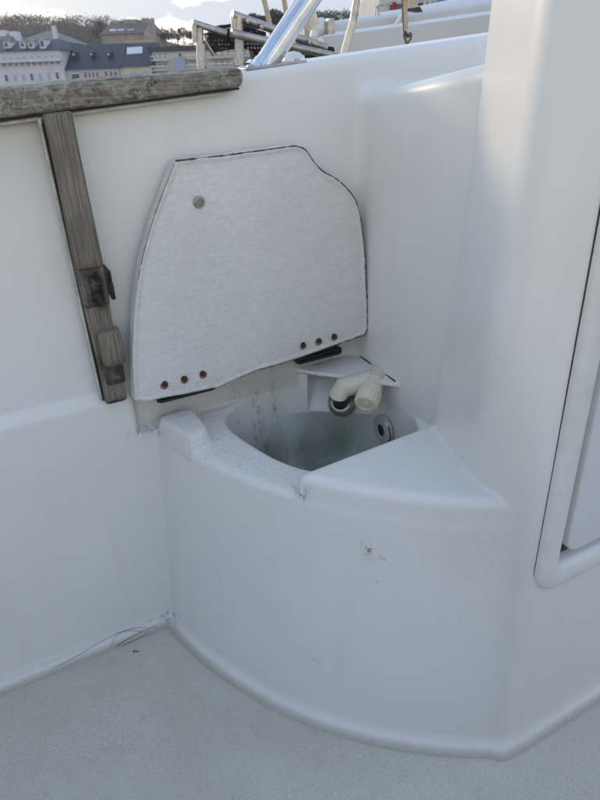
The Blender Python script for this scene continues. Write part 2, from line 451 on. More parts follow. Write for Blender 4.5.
# throw away the domain skin, the flat floor
keep = (fc[:, 2] > .0012)
F = F[keep]; fc = fc[keep]
du = lambda fn: fn(fc[:, 0], fc[:, 1], fc[:, 2])
dw, db_, dbx = du(d_wall), du(d_bulk), np.minimum(du(d_low), du(d_slab))
inbowl = (fc[:, 2] < .4985) & (fc[:, 0] > .008) & (fc[:, 1] < .30) & (fc[:, 0] < .46) & (fc[:, 2] > .2)
blk = du(d_block)
lab = np.zeros(len(F), int)                                   # 0 wall, 1 bulkhead, 2 locker
lab[(db_ < dw) & (db_ < dbx) & (db_ < .03)] = 1
lab[(db_ < .004) & (fc[:, 2] < .49) & (fc[:, 0] > .42)] = 1
lab[(dbx <= db_) & (dbx < dw) & (fc[:, 2] < .53) & (fc[:, 1] > -.012) & (dbx < .02)] = 2
lab[inbowl & (lab != 1)] = 2
u, v, z = P.T
boxd = np.minimum(d_low(u, v, z), d_slab(u, v, z))
sm = lambda x, a, b: np.clip((x-a)/(b-a), 0, 1)**2*(3-2*np.clip((x-a)/(b-a), 0, 1))
inb = (u > .11) & (u < .47) & (v < .27) & (z < .452)
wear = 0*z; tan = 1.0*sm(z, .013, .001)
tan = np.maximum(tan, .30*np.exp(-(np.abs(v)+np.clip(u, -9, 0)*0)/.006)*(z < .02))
tan = np.maximum(tan, .20*sm(u, .22, .46)*sm(v, .30, .5)*sm(z, .75, .35)); tan = np.maximum(tan, .22*np.exp(-((u-.435)**2+(v+.01)**2)/.0008)*(z < .6))  # first term paints warm bounced light onto the locker front near the bulkhead
tan = np.maximum(tan, .30*((u > 0) & (z > .456) & (z < .53) & (v < -.004) & (u < .44)))
wear = np.maximum(wear, .16*((z > .44) & (z < .486) & (u > 0) & (v < .27) & (u < .3)))
wear = np.maximum(wear, .30*np.exp(-((u-.36)**2/.004+(v-.45)**2/.006+(z-.44)**2/.006)))
wear = np.maximum(wear, .55*np.exp(-((u-.435)**2+(v+.01)**2)/.0006)*(z < .53)*(z > .44))
wear = np.maximum(wear, .26*((u > 0) & (z > .455) & (z < .53) & (v < -.004) & (u < .44)))
inb = inb & (d_bowl(u, v, z) < .012)
algae = inb*sm(z, .43, .30)*.80+inb*.10
speck = 1.0*((z > .452) & (z < .486) & (u > 0) & (v < .275) & (u < .3)) + .5*sm(z, .010, .002)*(z > .0) + .5*((z > .475) & (z < .492) & (boxd < .004) & (u > .38)) + .22*(z < .44)*np.exp(-((u-.37)**2+(v-.45)**2)/.006)
stain = np.zeros(len(P))
def blob(cu, cv, cz, ru, rz, a=1.0):
    global stain
    stain = np.maximum(stain, a*np.exp(-(((u-cu)/ru)**2+((v-cv)/.03)**2+((z-cz)/rz)**2)))
blob(.185, .0, .36, .003, .10, .8); blob(.228, -.01, .42, .004, .06, .8); blob(.236, -.01, .38, .003, .05, .9); blob(.24, -.01, .345, .013, .016, .9); blob(.218, -.01, .39, .004, .07, .8); blob(.262, -.01, .43, .008, .05, .8)
blob(.28, .04, .27, .05, .015, 1.2); blob(.229, .353, .392, .0038, .012, 2.0); blob(.233, .356, .374, .0026, .0034, 2.2); blob(.245, .370, .380, .0026, .0028, 2.2); blob(.238, .362, .335, .0022, .0016, 1.5); blob(.166, .32, .135, .006, .010, .7)
blob(.436, .06, .498, .005, .006, .6); blob(.168, .280, .462, .006, .010, 1.3); blob(.02, .01, .457, .03, .008, 1.1)
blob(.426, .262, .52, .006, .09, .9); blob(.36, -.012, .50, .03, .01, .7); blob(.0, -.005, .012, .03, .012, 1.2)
tan = np.maximum(tan, .32*sm(u, -.035, -.055)*sm(z, .80, .94)*(v > -.04))
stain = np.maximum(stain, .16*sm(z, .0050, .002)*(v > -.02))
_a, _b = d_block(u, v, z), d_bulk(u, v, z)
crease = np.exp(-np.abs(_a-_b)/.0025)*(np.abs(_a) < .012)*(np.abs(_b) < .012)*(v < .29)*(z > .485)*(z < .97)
tan = np.maximum(tan, .75*crease); stain = np.maximum(stain, .9*crease*sm(z, .68, .56))  # darker line along the block and bulkhead joint, drawn to define the edge
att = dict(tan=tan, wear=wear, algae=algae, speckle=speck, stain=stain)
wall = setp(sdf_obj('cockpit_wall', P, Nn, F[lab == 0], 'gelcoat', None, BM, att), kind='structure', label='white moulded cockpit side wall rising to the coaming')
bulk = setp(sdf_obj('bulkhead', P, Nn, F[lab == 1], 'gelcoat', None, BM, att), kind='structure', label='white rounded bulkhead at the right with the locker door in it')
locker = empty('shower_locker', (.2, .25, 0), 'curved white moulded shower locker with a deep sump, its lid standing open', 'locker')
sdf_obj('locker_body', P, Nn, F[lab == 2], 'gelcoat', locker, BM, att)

# cockpit floor sheet
def grid_sheet(name, u0, u1, v0, v1, st, zf, material, kind='structure'):
    us = np.arange(u0, u1+1e-6, st); vs = np.arange(v0, v1+1e-6, st)
    U, V = np.meshgrid(us, vs, indexing='ij'); Pm = np.stack([U.ravel(), V.ravel(), np.full(U.size, zf)], 1)
    nu, nv = len(us), len(vs); i = np.arange(nu*nv).reshape(nu, nv)
    Fm = np.stack([i[:-1, :-1], i[1:, :-1], i[1:, 1:], i[:-1, 1:]], -1).reshape(-1, 4)
    Nm = np.tile([0., 0, 1], (len(Pm), 1))
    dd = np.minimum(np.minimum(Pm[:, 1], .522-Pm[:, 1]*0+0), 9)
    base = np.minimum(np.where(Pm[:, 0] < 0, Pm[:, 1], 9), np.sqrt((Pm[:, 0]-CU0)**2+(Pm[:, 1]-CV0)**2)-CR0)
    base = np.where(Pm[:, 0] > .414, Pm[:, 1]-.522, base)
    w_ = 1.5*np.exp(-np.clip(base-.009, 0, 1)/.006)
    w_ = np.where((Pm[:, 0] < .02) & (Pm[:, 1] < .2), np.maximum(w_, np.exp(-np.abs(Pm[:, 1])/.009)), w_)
    return setp(sdf_obj(name, Pm, Nm, Fm, material, None, BM, dict(wear=w_)), kind=kind)
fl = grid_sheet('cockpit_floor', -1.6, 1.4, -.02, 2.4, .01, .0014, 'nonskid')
# the other side and the after end of the cockpit well, behind the camera
bm = bmesh.new()
add_box(bm, (-2.2, -2.12, 0), (1.35, -1.92, .52)); add_box(bm, (-2.2, -2.55, .0), (1.35, -2.10, .93))
far = setp(bm_obj('far_cockpit_wall', bm, 'deck_white', None, BM, smooth=False), kind='structure', label='white far side of the cockpit well behind the camera')
bm = bmesh.new(); add_box(bm, (-1.75, -1.915, 0), (-1.6, .04, .93)); setp(bm_obj('aft_cockpit_wall', bm, 'deck_white', None, BM, smooth=False), kind='structure', label='white after end of the cockpit well')
fl['label'] = 'white cockpit floor with fine raised non-slip texture'

# ---------------------------------------------------------------- fittings of the locker: socket, drain fitting
nrm = Vector(B(-.61, .545, .57)).normalized()
fc0 = Vector(B(.386, .032, .419))+nrm*.007
bm = bmesh.new(); add_lathe(bm, fc0, nrm, [(-.010, .0), (-.010, .027), (.002, .027), (.005, .0255), (.009, .0215), (.011, .0175), (.011, .0150), (.004, .0145), (-.004, .0142), (-.004, 0)], 40)
bm_obj('socket_ring', bm, 'dull_steel', locker, BM)
bm = bmesh.new(); add_lathe(bm, fc0+nrm*.002, nrm, [(0, 0), (0, .0135), (.002, .013), (.002, 0)], 28)
bm_obj('socket_hole', bm, 'black', locker, BM)
wn = Vector((-1, .09, 0)).normalized()
dc = Vector(B(.4320, .106, .385))
bm = bmesh.new(); add_lathe(bm, dc, wn, [(-.004, .029), (0.003, .0288), (.0055, .027), (.007, .022), (.0062, .014), (.0052, .0105), (.0025, .0095), (-.004, .0095), (-.004, 0)], 40)
bm_obj('drain_fitting', bm, 'aged_plastic', locker, BM)
bm = bmesh.new(); add_lathe(bm, dc+wn*.0028, wn, [(0, 0), (0, .0118), (.0032, .0112), (.0032, 0)], 24)
bm_obj('drain_hole', bm, 'black', locker, BM)
bm = bmesh.new()
for k in range(64):
    a = 2*math.pi*k/64
x, y, d = frame_from(wn)
add_tube(bm, [dc+wn*.0025+.0292*(math.cos(a)*x+math.sin(a)*y) for a in np.linspace(-.4, 3.9, 40)], .0011, 6)
bm_obj('dirt_line', bm, 'dark_gap', locker, BM)

bm = bmesh.new()
add_tube(bm, [B(.4388-.01*q, q, .4962) for q in np.linspace(.0, .126, 24)], [.0012+.0010*abs(noise.noise(Vector((k*.7, 0, 0)))) for k in range(24)], 6)
bm_obj('dirt_line', bm, 'dark_gap', locker, BM)
# ---------------------------------------------------------------- lid (part of the locker), standing open against the wall
OUT = [(.003, .536), (.012, .600), (.031, .694), (.046, .738), (.067, .782), (.094, .833), (.121, .877), (.20, .878), (.308, .882),
       (.326, .875), (.340, .856), (.356, .841), (.376, .830), (.398, .812), (.416, .789), (.426, .755), (.433, .70), (.437, .63), (.440, .562), (.434, .551), (.30, .538),
       (.255, .535), (.215, .5345), (.178, .528), (.14, .521), (.02, .529)]
def smooth_run(P_, i0, i1, m=5):
    out = list(P_[:i0])
    for i in range(i0, i1):
        a, b, c, d = (np.array(P_[k]) for k in (max(i-1, i0), i, i+1, min(i+2, i1)))
        for k in range(m):
            t = k/m; out.append(tuple(.5*((2*b)+(c-a)*t+(2*a-5*b+4*c-d)*t*t+(3*b-a-3*c+d)*t**3)))
    return out+list(P_[i1:])
OUT[1:6] = [(.009, .580), (.019, .640), (.034, .697), (.052, .750), (.082, .812)]
OA = np.array(smooth_run(smooth_run(OUT, 8, 18, 4), 0, 6, 4))
def poly_d(u, z):
    d = np.full(np.broadcast(u, z).shape, 1e9, np.float32); s = np.zeros(d.shape, bool)
    n = len(OA)
    for i in range(n):
        a = OA[i]; b = OA[(i+1) % n]; ex, ez = b-a
        wx, wz = u-a[0], z-a[1]
        t = np.clip((wx*ex+wz*ez)/(ex*ex+ez*ez), 0, 1)
        d = np.minimum(d, (wx-ex*t)**2+(wz-ez*t)**2)
        c = ((a[1] <= z) & (b[1] > z)) | ((b[1] <= z) & (a[1] > z))
        c = c & (u < a[0]+(z-a[1])/(ez if abs(ez) > 1e-9 else 1e-9)*ex)
        s ^= np.broadcast_to(c, s.shape)
    return np.sqrt(d)*np.where(s, -1, 1)
def d_lid(u, v, z):
    v0 = .031-.020*(z-.54)/.34                     # face leans back to rest on the wall
    p = poly_d(u, z)
    p = p+.0006*np.sin(u*90)*np.sin(z*70)
    q = p+.35*np.clip(v0-v, 0, .03)*0-.13*np.clip(v0-v, 0, .03)          # flared sides
    d = smax(q, v-v0, .002)
    d = smax(d, (v0-.022)-v, .008)
    rec = smax(p+.0055, (v0-.0018)-v, .004)          # the shallow inner recess
    return smax(d, -rec, .003)
LP, LN, LF = nets(d_lid, (-.02, -.012, .50), (.465, .045, .90), .0021)
pd = poly_d(LP[:, 0], LP[:, 2]); lz = LP[:, 2]
v0 = .031-.020*(lz-.54)/.34
front = LP[:, 1] > v0-.004
lw = .12*np.exp(-np.abs(pd+.003)/.006)*front + .16*np.exp(-np.clip(lz-.535, 0, 1)/.02)
ls = .25*np.exp(-np.abs(pd+.0002)/.0013)*(lz > .7)
for (cu, cz, ru, rz, a) in ((.130, .70, .003, .003, .9), (.14, .522, .05, .004, .8)):
    ls += a*np.exp(-(((LP[:, 0]-cu)/ru)**2+((lz-cz)/rz)**2))
lid = sdf_obj('lid', LP, LN, LF, 'lid_inner', locker, BM, dict(wear=np.clip(lw, 0, 1), stain=np.clip(ls, 0, 1.3)))
# chipped dark edge where the gelcoat has broken away
def edge_part(i0, i1, r0, seed):
    pts = []; rs = []
    random.seed(seed)
    for i in range(i0, i1):
        a, b = OA[i % len(OA)], OA[(i+1) % len(OA)]; l = np.hypot(*(b-a)); nn = max(2, int(l/.004))
        for k in range(nn):
            q = a+(b-a)*k/nn; zq = q[1]; pts.append(B(q[0], .031-.020*(zq-.54)/.34-.0008+random.uniform(-.0003, .0003), zq))
            w_ = noise.noise(Vector((q[0]*110+seed, zq*110, 0))); rs.append(max(r0*.45, r0*(.8+1.1*w_)))
    bm = bmesh.new(); add_tube(bm, pts, rs, 6); bm_obj('chipped_edge', bm, 'chip_brown', lid, BM)
mat('chip_brown', (.12, .09, .065), .9, var=.5, vscale=300)
i6 = 24; edge_part(i6, i6+20, .0013, 1); edge_part(i6+20, i6+46, .0013, 5); edge_part(14, i6, .0005, 9); edge_part(len(OA)-6, len(OA)-2, .0005, 12)
random.seed(21)
# stud, screws, hinges
def lidv(z): return .031-.020*(z-.54)/.34-.0020
bm = bmesh.new(); c = Vector(B(.1475, lidv(.819), .819)); add_lathe(bm, c, (0, -1, 0), [(-.001, .0088), (.003, .0086), (.0045, .007), (.0045, .005), (.0025, .0042), (.0025, .002), (.004, .0018), (.004, 0)], 24)
bm_obj('snap_stud', bm, 'dull_steel', lid, BM)
for (su, sz) in ((.054, .5505), (.086, .5515), (.118, .5525), (.305, .560), (.337, .5605), (.368, .562)):
    v_ = lidv(sz)+.0003
    bm = bmesh.new(); c = Vector(B(su, v_, sz))
    add_lathe(bm, c, (0, -1, 0), [(0, .0054), (.0010, .0052), (.0011, .0040), (.0045, .0038), (.0055, .0034), (.0055, .0020), (.009, .0016), (.0095, 0)], 6)
    bm_obj('screw', bm, 'rust', lid, BM)
    bm = bmesh.new(); add_lathe(bm, c+Vector((random.uniform(-.002, .002), -.0005, -.003)), (0, -1, 0), [(0, .0066), (.0004, .0060), (.0005, 0)], 14)
    bm_obj('rust_mark', bm, 'rust_stain', lid, BM)
for (h0, h1, zz) in ((.042, .146, .5135), (.302, .397, .5195)):
    bm = bmesh.new()
    add_box(bm, (h0, -.0095, zz-.006), (h1, .0125, zz+.004), bevel=.0012)
    h = bm_obj('hinge', bm, 'black', locker, BM)
    bm = bmesh.new(); add_tube(bm, [(h0+.004, -.0105, zz-.0035), (h1-.006, -.0105, zz-.0035)], .0032, 12)
    bm_obj('hinge_pin', bm, 'black', h, BM)
    for q in (.15, .5, .85):
        bm = bmesh.new(); add_lathe(bm, (h0+(h1-h0)*q, -.0098, zz-.0045), (0, -1, -.3), [(0, .0035), (.001, .0033), (.0015, .002), (.0015, 0)], 12)
        bm_obj('hinge_screw', bm, 'dull_steel', h, BM)

# ---------------------------------------------------------------- shower head lying in its socket
sh = empty('handheld_shower', (.385, .05, .43), 'cream plastic shower nozzle on a black stem leaning out of the sump socket', 'shower')
c1 = fc0+nrm*.004; c2 = Vector(B(.362, .068, .467))
bm = bmesh.new(); add_tube(bm, [c1, c1+(c2-c1)*.35, c1+(c2-c1)*.36, c2], [.0140, .0150, .0170, .0170], 24)
bm_obj('stem', bm, 'black', sh, BM)
p1 = Vector(B(.353, .074, .477)); p2 = Vector(B(.392, .080, .484)); p3 = Vector(B(.430, .083, .488))
bm = bmesh.new()
add_tube(bm, [c2-(c2-c1)*.1, p1-Vector((0, 0, .006)), p1+Vector((.006, 0, .003)), p2, p3], [.0150, .0175, .0185, .0178, .0165], 24)
bm_obj('elbow', bm, 'cream_plastic', sh, BM)
n1 = Vector(B(.436, .074, .493)); n2 = Vector(B(.374, .128, .468)); ax_ = (n2-n1).normalized(); ln = (n2-n1).length
bm = bmesh.new(); add_lathe(bm, n1, ax_, [(0, 0), (0, .010), (.003, .0155), (.012, .0182), (ln*.30, .0186), (ln*.31, .0192), (ln*.36, .0192), (ln*.37, .0184), (ln*.55, .0188), (ln*.55, .0180), (ln*.57, .0180)], 32)
bm_obj('nozzle_body', bm, 'cream_plastic', sh, BM)
# ribbed cap
bm = bmesh.new(); nseg = 72; x, y, d = frame_from(ax_); rings = []
for (h, r, rib) in ((ln*.57, .0180, 0), (ln*.57, .0205, 0), (ln*.62, .0213, .0004), (ln*.90, .0211, .0007), (ln*.97, .0202, .0010), (ln, .0184, .0006), (ln+.0005, .0135, 0), (ln-.0015, .0118, 0), (ln-.0015, .006, 0), (ln+.001, .0055, 0), (ln+.001, .0001, 0)):
    rings.append([bm.verts.new(n1+d*h+(r+rib*(1 if (k//2) % 2 else -1))*(math.cos(2*math.pi*k/nseg)*x+math.sin(2*math.pi*k/nseg)*y)) for k in range(nseg)])
for a, b in zip(rings, rings[1:]):
    for k in range(nseg): bm.faces.new((a[k], a[(k+1) % nseg], b[(k+1) % nseg], b[k]))
bm_obj('ribbed_cap', bm, 'cream_plastic', sh, BM)
bm = bmesh.new()      # small lever / clip on the far side
add_tube(bm, [n1+ax_*.008+Vector((.012, -.006, .006)), n1+ax_*.022+Vector((.017, -.008, .004)), n1+ax_*.034+Vector((.013, -.008, -.002))], [.004, .0045, .0025], 10)
bm_obj('lever', bm, 'cream_plastic', sh, BM)

# ---------------------------------------------------------------- weathered teak cap rail and upright
cap = empty('teak_cap_rail', (.0, 0, .94), 'weathered grey teak cap rail with yellow lichen lying along the coaming', 'handrail')
def d_cap(u, v, z):
    zb = .9375+.088*u*.9; zt = .9775+.040*u+.0010*np.sin(u*31)
    zb = .9475+.070*u
    e = .018
    d = smax(np.abs(v+.045)-(.057+.0015*np.sin(u*23+1)+.001*np.sin(u*61)), np.maximum(zb-z, z-zt), .007)
    d = smax(d, u-.230-.004*np.cos((v+.045)*20), .012)
    return d
CP, CN, CF_ = nets(d_cap, (-.72, -.13, .86), (.26, .045, 1.01), .004)
cs = .6*np.exp(-np.abs(CP[:, 2]-(.9475+.07*CP[:, 0]))/.0016)
CP += CN*(.0012*np.array([noise.noise(Vector((p[0]*14, p[1]*60, p[2]*70))) for p in CP]))[:, None]
sdf_obj('rail_plank', CP, CN, CF_, 'teak_cap', cap, BM, dict(stain=np.clip(cs, 0, 1)))
bm = bmesh.new(); add_tube(bm, [B(u_, .006, .9460+.070*u_) for u_ in np.linspace(-.5, .225, 40)], .0014, 8)
bm_obj('sealant_bead', bm, 'dark_gap', cap, BM)
bm = bmesh.new()
add_box(bm, (-.55, -.002, -.0015), (.215, .006, .0030), Matrix.Translation((0, .000, .9420)) @ Matrix.Rotation(-math.atan(.072), 4, 'Y'), bevel=.001)
bm_obj('rail_lip', bm, 'sealant', cap, BM)

post = empty('teak_upright', (-.025, 0, .53), 'grey teak upright with a dark stain and a bolted-on block, below the cap rail', 'wooden post')
def d_post(u, v, z):
    ul = -.0400+.008*0*z; w_ = .0185
    c = -.0222+.000*z
    t = np.where(z > .752, .030, .0)          # front depth along height
    dep = .016+.014*sm(z, .745, .755)
    dep = np.maximum(dep, .014+.012*sm(z, .690, .700)*(1-sm(z, .775, .785)))
    bw = .0175+.0010*np.sin(z*19)
    d = smax(np.abs(u-c)-bw, v-dep, .006)
    d = np.maximum(d, -(v+.016)); d = smax(d, .530-z, .006)
    return smax(d, z-(.9475+.07*u), .003)
PP, PN, PF = nets(d_post, (-.055, -.02, .52), (.015, .045, .96), .0025)
ps = np.exp(-(((PP[:, 0]+.020)/.014)**2+((PP[:, 2]-.722)/.034)**4))*1.3*(PP[:, 1] > .01)
ps = np.maximum(ps, .7*np.exp(-((PP[:, 2]-.600)/.02)**2)); ps = np.maximum(ps, 1.0*np.exp(-((PP[:, 2]-.533)/.006)**2))
sdf_obj('plank', PP, PN, PF, 'teak_post', post, BM, dict(stain=np.clip(ps, 0, 1)))
def d_blk(u, v, z):
    d = smax(np.abs(u+.0145)-.0165, np.abs(z-.6275)-.0285, .007)
    d = smax(d, v-.0295, .006); return np.maximum(d, .008-v)
QP, QN, QF = nets(d_blk, (-.04, 0, .59), (.01, .045, .665), .0022)
sdf_obj('block', QP, QN, QF, 'teak_post', post, BM, dict(stain=.9*np.exp(-(QP[:, 2]-.597)/.008)))
def d_bk2(u, v, z):
    d = smax(np.abs(u+.017)-.0150, np.abs(z-.583)-.019, .006)
    d = smax(d, v-.0195, .005); return np.maximum(d, .004-v)
QP, QN, QF = nets(d_bk2, (-.04, 0, .55), (.01, .04, .61), .0022)
sdf_obj('lower_block', QP, QN, QF, 'teak_post', post, BM, dict(stain=np.full(len(QP), .75)))
bm = bmesh.new()
add_box(bm, (-.0045, -.016, .706), (.0015, .0, .748), bevel=.001); add_box(bm, (.0005, -.014, .697), (.0065, -.003, .724), bevel=.0015)
add_tube(bm, [(.0035, -.009, .724), (.0035, -.010, .738), (-.001, -.010, .745)], .003, 8)
bm_obj('catch', bm, 'black', post, BM)
bm = bmesh.new()
add_box(bm, (-.0450, -.006, .536), (-.0405, .009, .940), bevel=.0012)
bm_obj('edge_strip', bm, 'sealant', post, BM)
bm = bmesh.new(); add_tube(bm, [B(-.0405, .0065, z_) for z_ in np.linspace(.536, .934, 30)], .0016, 6)
bm_obj('dirt_line', bm, 'dark_gap', post, BM)

# ---------------------------------------------------------------- locker door on the bulkhead
door = empty('locker_door', (.41, .5, .34), 'flush white locker door in a raised rounded frame on the bulkhead', 'door')
ANG = math.atan(.052)
def front_v(z): return .522-.052*z
def rrect(u0, u1, z0, z1, r, n=10):
    pts = []
    for cx, cz, a0 in ((u0+r, z0+r, 180), (u1-r, z0+r, 270), (u1-r, z1-r, 0), (u0+r, z1-r, 90)):
        for k in range(n+1):
            a = R(a0+90*k/n); pts.append((cx+r*math.cos(a), cz+r*math.sin(a)))
    return pts
def ring_loft(name, specs, material, parent, capi=False, capo=False):
    """specs: list of (u0,u1,z0,z1,r,height above bulkhead)"""
    bm = bmesh.new(); rings = []
    for (u0, u1, z0, z1, r, h) in specs:
        rings.append([bm.verts.new(B(a, front_v(b)+h, b)) for a, b in rrect(u0, u1, z0, z1, r)])
    n = len(rings[0])
    for a, b in zip(rings, rings[1:]):
        for k in range(n): bm.faces.new((a[k], a[(k+1) % n], b[(k+1) % n], b[k]))
    if capi: bm.faces.new(rings[-1])
    if capo: bm.faces.new(rings[0])
    return bm_obj(name, bm, material, parent, BM, angle=50)
U0, U1, Z0, Z1 = .407, 1.00, .341, 1.06
def rr(i, h, r): return (U0+i, U1-i, Z0+i, Z1-i, r, h)
ring_loft('door_frame', [rr(0, -.025, .048), rr(0, .002, .048), rr(.002, .0055, .046), rr(.006, .008, .043), rr(.018, .0095, .036), rr(.031, .0085, .026), rr(.0375, .0045, .020), rr(.0400, -.001, .018), rr(.0400, -.020, .018)], 'white_plastic', door)
ring_loft('seam', [rr(-.0010, -.020, .050), rr(-.0010, -.0012, .050), rr(.001, -.0010, .047), rr(.001, -.020, .047)], 'dark_gap', door)
ring_loft('recess', [rr(.036, -.0158, .018), rr(.30, -.0158, .01)], 'grey_seal', door, capi=True)
ring_loft('seal', [rr(.0405, -.0150, .018), rr(.0405, -.0135, .018), rr(.050, -.0130, .017), rr(.053, -.0150, .016)], 'grey_seal', door)
ring_loft('door_panel', [rr(.0530, -.015, .026), rr(.0530, .001, .026), rr(.0543, .0026, .025), rr(.0565, .003, .023), rr(.2, .003, .01)], 'panel', door, capi=True)

# ---------------------------------------------------------------- strands of debris in the floor corner
tw = empty('plant_strands', (-.1, .004, .002), 'thin dry brown strands lying in the corner of floor and wall', 'debris')
def strand(pts, r=.0004):
    P_ = [Vector(p) for p in pts]; Q = []
    for i in range(len(P_)-1):
        a = P_[max(i-1, 0)]; b = P_[i]; c = P_[i+1]; d = P_[min(i+2, len(P_)-1)]
        for k in range(6):
            t = k/6; Q.append(.5*((2*b)+(c-a)*t+(2*a-5*b+4*c-d)*t*t+(3*b-a-3*c+d)*t**3))
    bm = bmesh.new(); add_tube(bm, [B(*q) for q in Q], r, 5); bm_obj('strand', bm, 'twig', tw, BM)
strand([(-.25, .012, .004), (-.18, .009, .012), (-.12, .007, .024), (-.09, .006, .018), (-.06, .012, .004)])
strand([(-.13, .016, .003), (-.11, .006, .020), (-.08, .005, .018), (-.05, .010, .006), (-.07, .020, .003), (-.115, .022, .003)])
strand([(-.12, .018, .003), (-.08, .012, .006), (-.03, .010, .006), (.0, .008, .004)], .0008)
for (a, b, r) in ((-.09, .045, .0035), (-.085, .048, .0025), (.13, .27, .0)):
    if r:
        bm = bmesh.new(); add_lathe(bm, B(a, b, .0015), (0, 0, 1), [(0, r), (.0012, r*.7), (.0016, 0)], 7); bm_obj('crumb', bm, 'twig', tw, BM)

# ================================================================ what stands beyond the coaming
def ray(x, y, ax=(CR, CU, CF)):
    x = float(x); y = float(y)
    return ax[2]+(x-300)/FOC*ax[0]-(y-400)/FOC*ax[1]
def atv(x, y, v):                      # a point (u, -v, z) of the boat frame on the vertical plane at v
    d = ray(x, y); p0 = W(0, v, 0); t = (p0-CAM).dot(EV)/d.dot(EV); p = CAM+t*d-O
    return Vector((p.dot(EU), -v, p.z))

# big stainless tube and its foot on the coaming
tb = empty('stainless_arch_leg', (.30, -.05, .98), 'thick polished stainless tube slanting up from a foot plate on the coaming', 'tube')
p0 = atv(262, 70, -.055); p1 = atv(313, -8, -.055); d_ = (p1-p0).normalized()
bm = bmesh.new(); add_tube(bm, [p0-d_*.01, p0+d_*.9], .0165, 48)
bm_obj('tube', bm, 'steel', tb, BM)
bm = bmesh.new(); zc = p0.z
Mx = Matrix.Translation((p0.x+.012, .055, .9600+.089*(p0.x+.012)-.0012)) @ Matrix.Rotation(-math.atan(.078), 4, 'Y')
vs = add_box(bm, (-.050, -.030, 0), (.050, .030, .0045), Mx, bevel=.002)
bm_obj('foot_plate', bm, 'dull_steel', tb, BM)
for sx in (-.038, .038):
    bm = bmesh.new(); add_lathe(bm, Mx @ Vector((sx, -.018, .004)), (0, 0, 1), [(0, .006), (.003, .005), (.004, .002), (.004, 0)], 16); bm_obj('bolt', bm, 'dull_steel', tb, BM)
bm = bmesh.new(); add_lathe(bm, p0-d_*.008, d_, [(0, .024), (.006, .0235), (.010, .0185), (.018, .0175)], 32); bm_obj('socket', bm, 'steel', tb, BM)
fe = empty('white_fairlead', tuple((.34, -.13, .985)), 'small rounded white plastic cap just behind the slanting tube foot', 'cap')
bm = bmesh.new(); q0 = atv(294, 66, -.16); add_lathe(bm, (q0.x, q0.y, q0.z-.004), (0, 0, 1), [(0, .021), (.010, .021), (.018, .018), (.024, .010), (.026, 0)], 28)
bm_obj('cap_body', bm, 'white_plastic', fe, BM)
bm = bmesh.new(); add_lathe(bm, (q0.x, q0.y, q0.z-.012), (0, 0, 1), [(0, .024), (.005, .024), (.006, .02)], 28); bm_obj('base', bm, 'white_plastic', fe, BM)

# outer deck and topside of our own boat
dk = bmesh.new()
prof = [(-.10, .62), (-.12, .60), (-.48, .58), (-.52, .55), (-.56, .1), (-.50, -.9), (-.40, -1.4)]
ra = [dk.verts.new(B(-3, v_, z_-.24)) for v_, z_ in prof]; rb = [dk.verts.new(B(1.0, v_, z_+.08)) for v_, z_ in prof]
for a, b, c, d in zip(ra, ra[1:], rb[1:], rb): dk.faces.new((a, b, c, d))
setp(bm_obj('side_deck', dk, 'deck_white', None, BM), kind='structure', label='white side deck outside the coaming')

# folded boarding ladder with black perforated treads
f = NB('perforated_rubber')
vd = f.vor(95, out=0, rnd=.15)
f.l.new(f.mix(f.rng(vd, .22, .30, 1, 0), (.012, .012, .014), (.60, .61, .62)), f.p.inputs['Base Color']); f.p.inputs['Roughness'].default_value = .65
LV = -1.0
gl = empty('folded_boarding_ladder', (.75, LV, .8), 'folded stainless boarding ladder with black perforated rubber treads behind the coaming', 'ladder')
def seg(name, x0, y0, x1, y1, px, material='dull_steel', v=LV, parent=gl, dv=0, n=14, v1=None):
    a = atv(x0, y0, v+dv); b = atv(x1, y1, (v1 if v1 is not None else v)+dv)
    r = px/2/FOC*((BM @ ((a+b)/2))-CAM).length
    bm = bmesh.new(); add_tube(bm, [a, b], r, n); return bm_obj(name, bm, material, parent, BM)
for (x, yt) in ((200, 26), (206, 26)): pass
seg('post', 199.5, 28, 201, 92, 6.5); seg('post_sleeve', 200.8, 44, 201.2, 74, 7.4, 'aged_plastic', dv=.01); seg('post_foot', 201.1, 66, 201.8, 84, 9, 'black')
seg('post', 238.5, 17, 239.5, 92, 7.5); seg('post_sleeve', 239.2, 40, 239.4, 66, 8.0, 'aged_plastic', dv=.01); seg('post_foot', 239.3, 62, 240, 84, 10, 'black')
seg('cross_tube', 192, 22.5, 226, 33, 5.2); seg('end_tube', 194.5, 24, 195.5, 42, 5); seg('brace', 205, 40, 214, 55, 4, dv=-.05)
seg('cross_tube', 232, 14.5, 326, 48, 6.6); seg('end_tube', 234, 16, 234.5, 37, 5.5); seg('cross_tube', 231, 33, 343, 58, 6.4, dv=.03)
seg('stay', 258, 47, 232, 36, 3, dv=-.06); seg('stay', 222, 31, 238, 28, 2.4, dv=-.06)
seg('handle_tube', 358.5, -12, 353, 22, 6.2, dv=.03); seg('handle_tube', 353, 22, 343, 58, 7.0, 'cream_plastic', dv=.03); seg('end_cap', 345, 56, 339, 61, 8, 'cream_plastic', dv=.04)
for x, y in ((248, 20.5), (284, 33), (262, 26.5), (310, 42)):
    a = atv(x, y, LV+.02); bm = bmesh.new(); add_lathe(bm, a, (0, -1, 0), [(0, .008), (.004, .008), (.006, .004), (.006, 0)], 10); bm_obj('rivet', bm, 'dull_steel', gl, BM)
